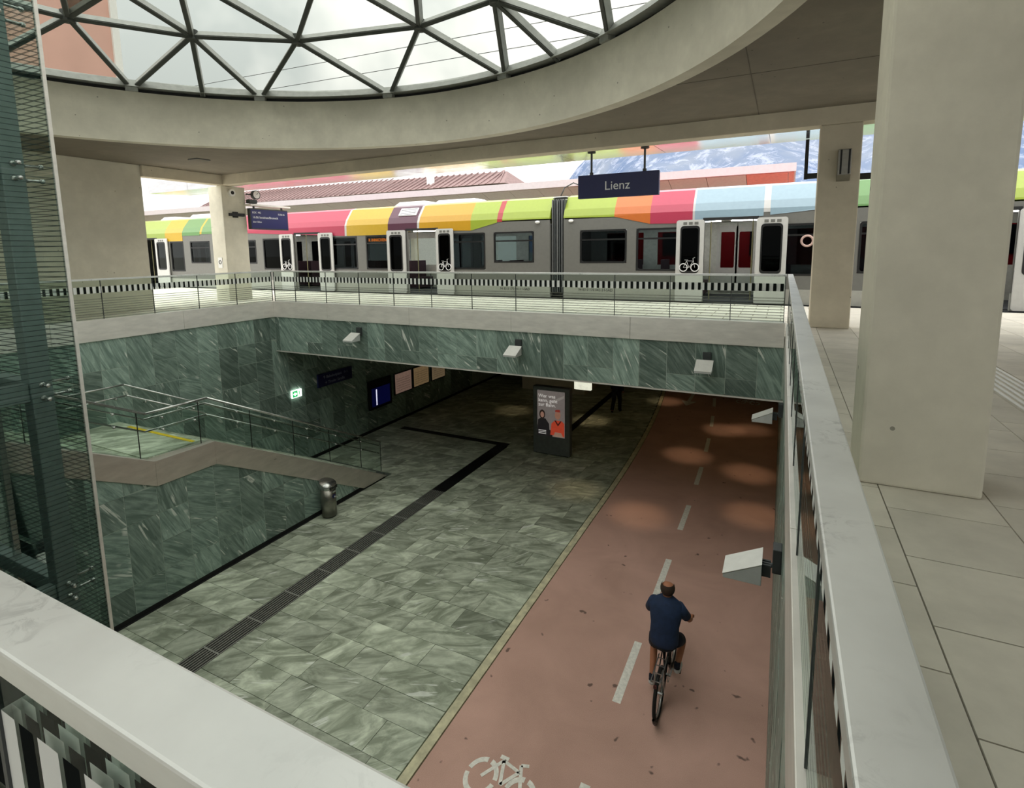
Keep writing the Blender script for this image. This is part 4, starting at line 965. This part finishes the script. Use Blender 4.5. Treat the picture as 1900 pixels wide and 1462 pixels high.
def hand(V, Eg, w, p, d, side):
    """adds palm, four fingers and thumb; w wrist index, p palm centre, d forward direction"""
    V.append((*p,.03)); k = len(V)-1; Eg.append((w,k)); s = side
    for f in range(4):
        dx = (-.027+.018*f)
        a = (p[0]+dx*s, p[1]+.055, p[2]+.004); b = (p[0]+dx*s, p[1]+.075+(.004 if f in (1,2) else 0), p[2]-.024); c = (p[0]+dx*s, p[1]+.05, p[2]-.042)
        V.extend([(*a,.0095),(*b,.009),(*c,.008)]); m_ = len(V); Eg.extend([(k,m_-3),(m_-3,m_-2),(m_-2,m_-1)])
    V.extend([(p[0]-.04*s,p[1]+.02,p[2]-.014,.010),(p[0]-.03*s,p[1]+.045,p[2]-.036,.009)]); m_ = len(V); Eg.extend([(k,m_-2),(m_-2,m_-1)])
def figure(parent, J):
    """J: joint dictionary in the thing's own space"""
    V = []; Eg = []
    def a(p, r, fr=None):
        V.append((*p, r)); i = len(V)-1
        if fr is not None: Eg.append((fr,i))
        return i
    pel = a(J['pelvis'],(.14,.11)); sp_ = a(J['spine'],(.135,.10),pel); ch = a(J['chest'],(.15,.105),sp_); nk = a(J['neck'],.055,ch)
    h0 = a(J['head0'],.072,nk); h1 = a(J['head1'],.088,h0); h2 = a(J['head2'],.075,h1)
    hx,hy,hz = J['head1']; a((hx,hy+.105,hz-.03),.014,h1)          # nose
    for s in (1,-1): a((hx+s*.095,hy-.005,hz-.02),.018,h1)          # ears
    for s, n in ((1,'R'),(-1,'L')):
        sh = a(J['sh'+n],.062,ch); e = a(J['el'+n],.043,sh); fo = a(tuple(J['el'+n][i]*.4+J['wr'+n][i]*.6 for i in range(3)),.036,e); w = a(J['wr'+n],.027,fo); hand(V,Eg,w,J['pa'+n],None,s)
        hp = a(J['hip'+n],.092,pel); th = a(tuple(J['hip'+n][i]*.5+J['kn'+n][i]*.5 for i in range(3)),.078,hp); kn = a(J['kn'+n],.055,th)
        cf = a(tuple(J['kn'+n][i]*.65+J['an'+n][i]*.35 for i in range(3)),.055,kn); an = a(J['an'+n],.036,cf); a(J['to'+n],.034,an)
    skin('body', V, Eg, M_skin, parent)
def limb_cloth(p, q, r0_, r1_, n=16):
    b = B(); b.cyl(p, q, r0_, n, r1_, cap=True); return b
cyc = thing('person', 'bald man in navy shirt and dark shorts riding a bicycle away from the viewer', 'person', (-1.25,7.36,ZF))
J = dict(pelvis=(0,-.21,.99), spine=(0,-.17,1.18), chest=(0,-.11,1.36), neck=(0,-.055,1.50), head0=(0,-.04,1.57), head1=(0,-.025,1.645), head2=(0,-.035,1.70),
 shR=(.19,-.09,1.41), shL=(-.19,-.09,1.41), elR=(.29,.06,1.17), elL=(-.28,.08,1.16), wrR=(.295,.25,1.055), wrL=(-.285,.25,1.055), paR=(.29,.30,1.055), paL=(-.285,.30,1.055),
 hipR=(.105,-.18,.94), hipL=(-.105,-.18,.94), knR=(.20,.18,.76), knL=(-.195,.10,.60), anR=(.165,-.06,.46), anL=(-.165,-.16,.235), toR=(.175,.08,.415), toL=(-.175,-.01,.175))
figure(cyc, J)
loft([(0,-.22,.90,.165,.135),(0,-.22,.94,.195,.155),(0,-.205,1.03,.20,.155),(0,-.18,1.17,.195,.14),(0,-.135,1.32,.225,.145),(0,-.105,1.42,.235,.135),(0,-.085,1.475,.19,.115),(0,-.065,1.515,.11,.085),(0,-.055,1.535,.07,.068)]).build('shirt', M_shirt, cyc, True)
for n, s in (('R',1),('L',-1)):
    p = Vector(J['sh'+n]); q = p.lerp(Vector(J['el'+n]),.72); loft_p = limb_cloth(p+Vector((-.03*s,-.005,.012)), q, .092, .068); loft_p.build('sleeve', M_shirt, cyc, True)
    p = Vector(J['hip'+n])+Vector((0,0,.02)); q = p.lerp(Vector(J['kn'+n]),.68); limb_cloth(p, q, .112, .092).build('shorts_leg', M_short, cyc, True)
    an = Vector(J['an'+n]); to = Vector(J['to'+n])
    skin('shoe', [(an.x,an.y-.05,an.z-.03,.052),(an.x,an.y+.04,an.z-.05,.054),(to.x,to.y+.02,to.z-.01,.05),(to.x,to.y+.07,to.z-.02,.036)], [(0,1),(1,2),(2,3)], M_shoe, cyc)
    limb_cloth(an+Vector((0,-.005,.075)), an+Vector((0,-.01,.0)), .043, .043).build('sock', M_short, cyc, True)
loft([(0,-.21,.86,.15,.13),(0,-.215,.90,.178,.15),(0,-.21,.97,.182,.145)]).build('shorts_seat', M_short, cyc, True)
hb = B(); n = 20; vs = []
for k in range(6):
    ph = R(-42+16*k)
    for i in range(n+1):
        a = R(155+230*i/n); vs.append((.105*math.cos(ph)*math.cos(a)*.97, -.035+.112*math.cos(ph)*math.sin(a), 1.635+.115*math.sin(ph)))
hb.add(vs, [(k*(n+1)+i,k*(n+1)+i+1,(k+1)*(n+1)+i+1,(k+1)*(n+1)+i) for k in range(5) for i in range(n)]).build('hair', M_hair, cyc, True)

bk = thing('bicycle', 'dark city bicycle ridden along the red cycle path', 'bicycle', (-1.25,7.36,ZF))
M_fr = plain('bike_frame_black', (22,24,26), .35, .3); M_alu = brushed('bike_alu', (190,192,192), .3); M_tyre = plain('bike_tyre', (20,20,20), .85)
RA, FA, WR = (0,-.50,.345), (0,.60,.345), .315
for c, nm in ((RA,'rear'),(FA,'front')):
    w = B().torus(c,(1,0,0),WR,.026,40,10).build('wheel', M_tyre, bk, True)
    B().torus(c,(1,0,0),WR-.03,.012,40,6).build('rim', M_alu, w, True); B().cyl((-.05,c[1],c[2]),(.05,c[1],c[2]),.022,12).build('hub', M_alu, w)
    sb_ = B()
    for i in range(20):
        a = 2*math.pi*i/20; sb_.cyl((.03*(1 if i%2 else -1),c[1],c[2]),(0,c[1]+(WR-.03)*math.cos(a),c[2]+(WR-.03)*math.sin(a)),.0016,4)
    o = sb_.build('spokes', M_alu, w)
    B().torus(c,(1,0,0),WR+.045,.02,24,6,R(20),R(190)).build('mudguard', M_fr, bk, True)
fb_ = B(); BBk = (0,-.06,.30); ST = (0,-.21,.80); HT0 = (0,.47,.62); HT1 = (0,.42,.86)
for p, q, r_ in ((BBk,ST,.017),(BBk,HT0,.02),(ST,HT1,.016),(HT0,HT1,.02),((.02,-.08,.30),(.055,-.5,.345),.011),((-.02,-.08,.30),(-.055,-.5,.345),.011),((.02,-.2,.78),(.055,-.5,.345),.009),((-.02,-.2,.78),(-.055,-.5,.345),.009)): fb_.cyl(p,q,r_,10)
fb_.build('frame', M_fr, bk, True)
f_ = B(); [f_.cyl((s*.045,.60,.345),(s*.045,.49,.66),.012,8) for s in (1,-1)]; f_.bar((-.05,.485,.67),(.05,.485,.67),.03,.03); f_.build('fork', M_fr, bk, True)
hbk = B().tube([(.30,.30,1.03),(.22,.36,1.05),(.08,.40,1.03),(-.08,.40,1.03),(-.22,.36,1.05),(-.30,.30,1.03)],.011,8).cyl((0,.42,.86),(0,.40,1.03),.014,8).build('handlebar', M_alu, bk, True)
for s in (1,-1): B().cyl((s*.30,.30,1.03),(s*.235,.352,1.048),.017,10).build('grip', M_tyre, hbk, True)
B().cyl(ST,(0,-.235,.9),.013,8).build('seat_post', M_alu, bk)
loft([(0,-.25,.875,.05,.10),(0,-.24,.895,.09,.14),(0,-.22,.915,.085,.15),(0,-.22,.925,.05,.11)]).build('saddle', M_tyre, bk, True)
rk = B(); [rk.bar((s*.06,-.22,.72),(s*.06,-.78,.72),.012,.012) for s in (1,-1)]; [rk.bar((-.06,-.3-.15*i,.72),(.06,-.3-.15*i,.72),.01,.01) for i in range(4)]; [rk.cyl((s*.06,-.52,.72),(s*.07,-.5,.35),.006,6) for s in (1,-1)]; rk.build('rear_rack', M_alu, bk)
B().box(-.02,.02,-.80,-.775,.65,.69).build('rear_light', plain('rear_lamp_red',(70,16,16),.3), bk)
cr = B().cyl((-.08,-.06,.30),(.08,-.06,.30),.02,10).bar((.075,-.06,.30),(.085,.02,.355),.014,.025).cyl((.08,.02,.355),(.2,.02,.355),.008,6).cyl((-.08,-.1,.135),(-.2,-.1,.135),.008,6).bar((-.075,-.06,.30),(-.085,-.12,.14),.014,.025).torus((.055,-.06,.30),(1,0,0),.09,.006,20,5).build('crank', M_alu, bk)
for x, y_, z_ in ((.165,.02,.355),(-.165,-.08,.125)): B().box(x-.045,x+.045,y_-.04,y_+.04,z_-.012,z_+.012).build('pedal', M_tyre, cr)

ped = thing('person', 'person in dark clothes walking deep inside the underpass', 'person', (-5.65,20.4,ZF))
J2 = dict(pelvis=(0,0,.96), spine=(0,0,1.16), chest=(0,0,1.36), neck=(0,0,1.52), head0=(0,.01,1.6), head1=(0,.015,1.67), head2=(0,.01,1.73), shR=(.18,0,1.42), shL=(-.18,0,1.42), elR=(.23,-.05,1.14), elL=(-.23,.05,1.14),
 wrR=(.23,.03,.90), wrL=(-.23,.14,.91), paR=(.23,.06,.84), paL=(-.23,.17,.85), hipR=(.09,0,.9), hipL=(-.09,0,.9), knR=(.1,.13,.5), knL=(-.1,-.02,.5), anR=(.1,.12,.09), anL=(-.1,-.28,.16), toR=(.11,.25,.05), toL=(-.11,-.17,.05))
figure(ped, J2)
M_dk = plain('dark_clothes', (26,28,34), .9)
loft([(0,0,.84,.17,.13),(0,0,.96,.18,.14),(0,0,1.16,.175,.13),(0,0,1.34,.2,.13),(0,0,1.44,.17,.1),(0,0,1.51,.07,.07)]).build('jacket', M_dk, ped, True)
for n in 'RL':
    limb_cloth(J2['sh'+n],J2['el'+n],.078,.06).cyl(J2['el'+n],J2['wr'+n],.06,14,.045).build('sleeve', M_dk, ped, True)
    limb_cloth(J2['hip'+n],J2['kn'+n],.11,.08).cyl(J2['kn'+n],J2['an'+n],.08,14,.065).build('trouser_leg', M_dk, ped, True)
    an = Vector(J2['an'+n]); to = Vector(J2['to'+n]); skin('shoe', [(an.x,an.y-.03,an.z-.04,.042),(to.x,to.y,to.z,.04),(to.x,to.y+.05,to.z-.005,.03)],[(0,1),(1,2)], M_dk, ped)
B().ball((0,.0,1.69),.1,7,(1,1.05,.9)).build('hair', M_hair, ped, True)
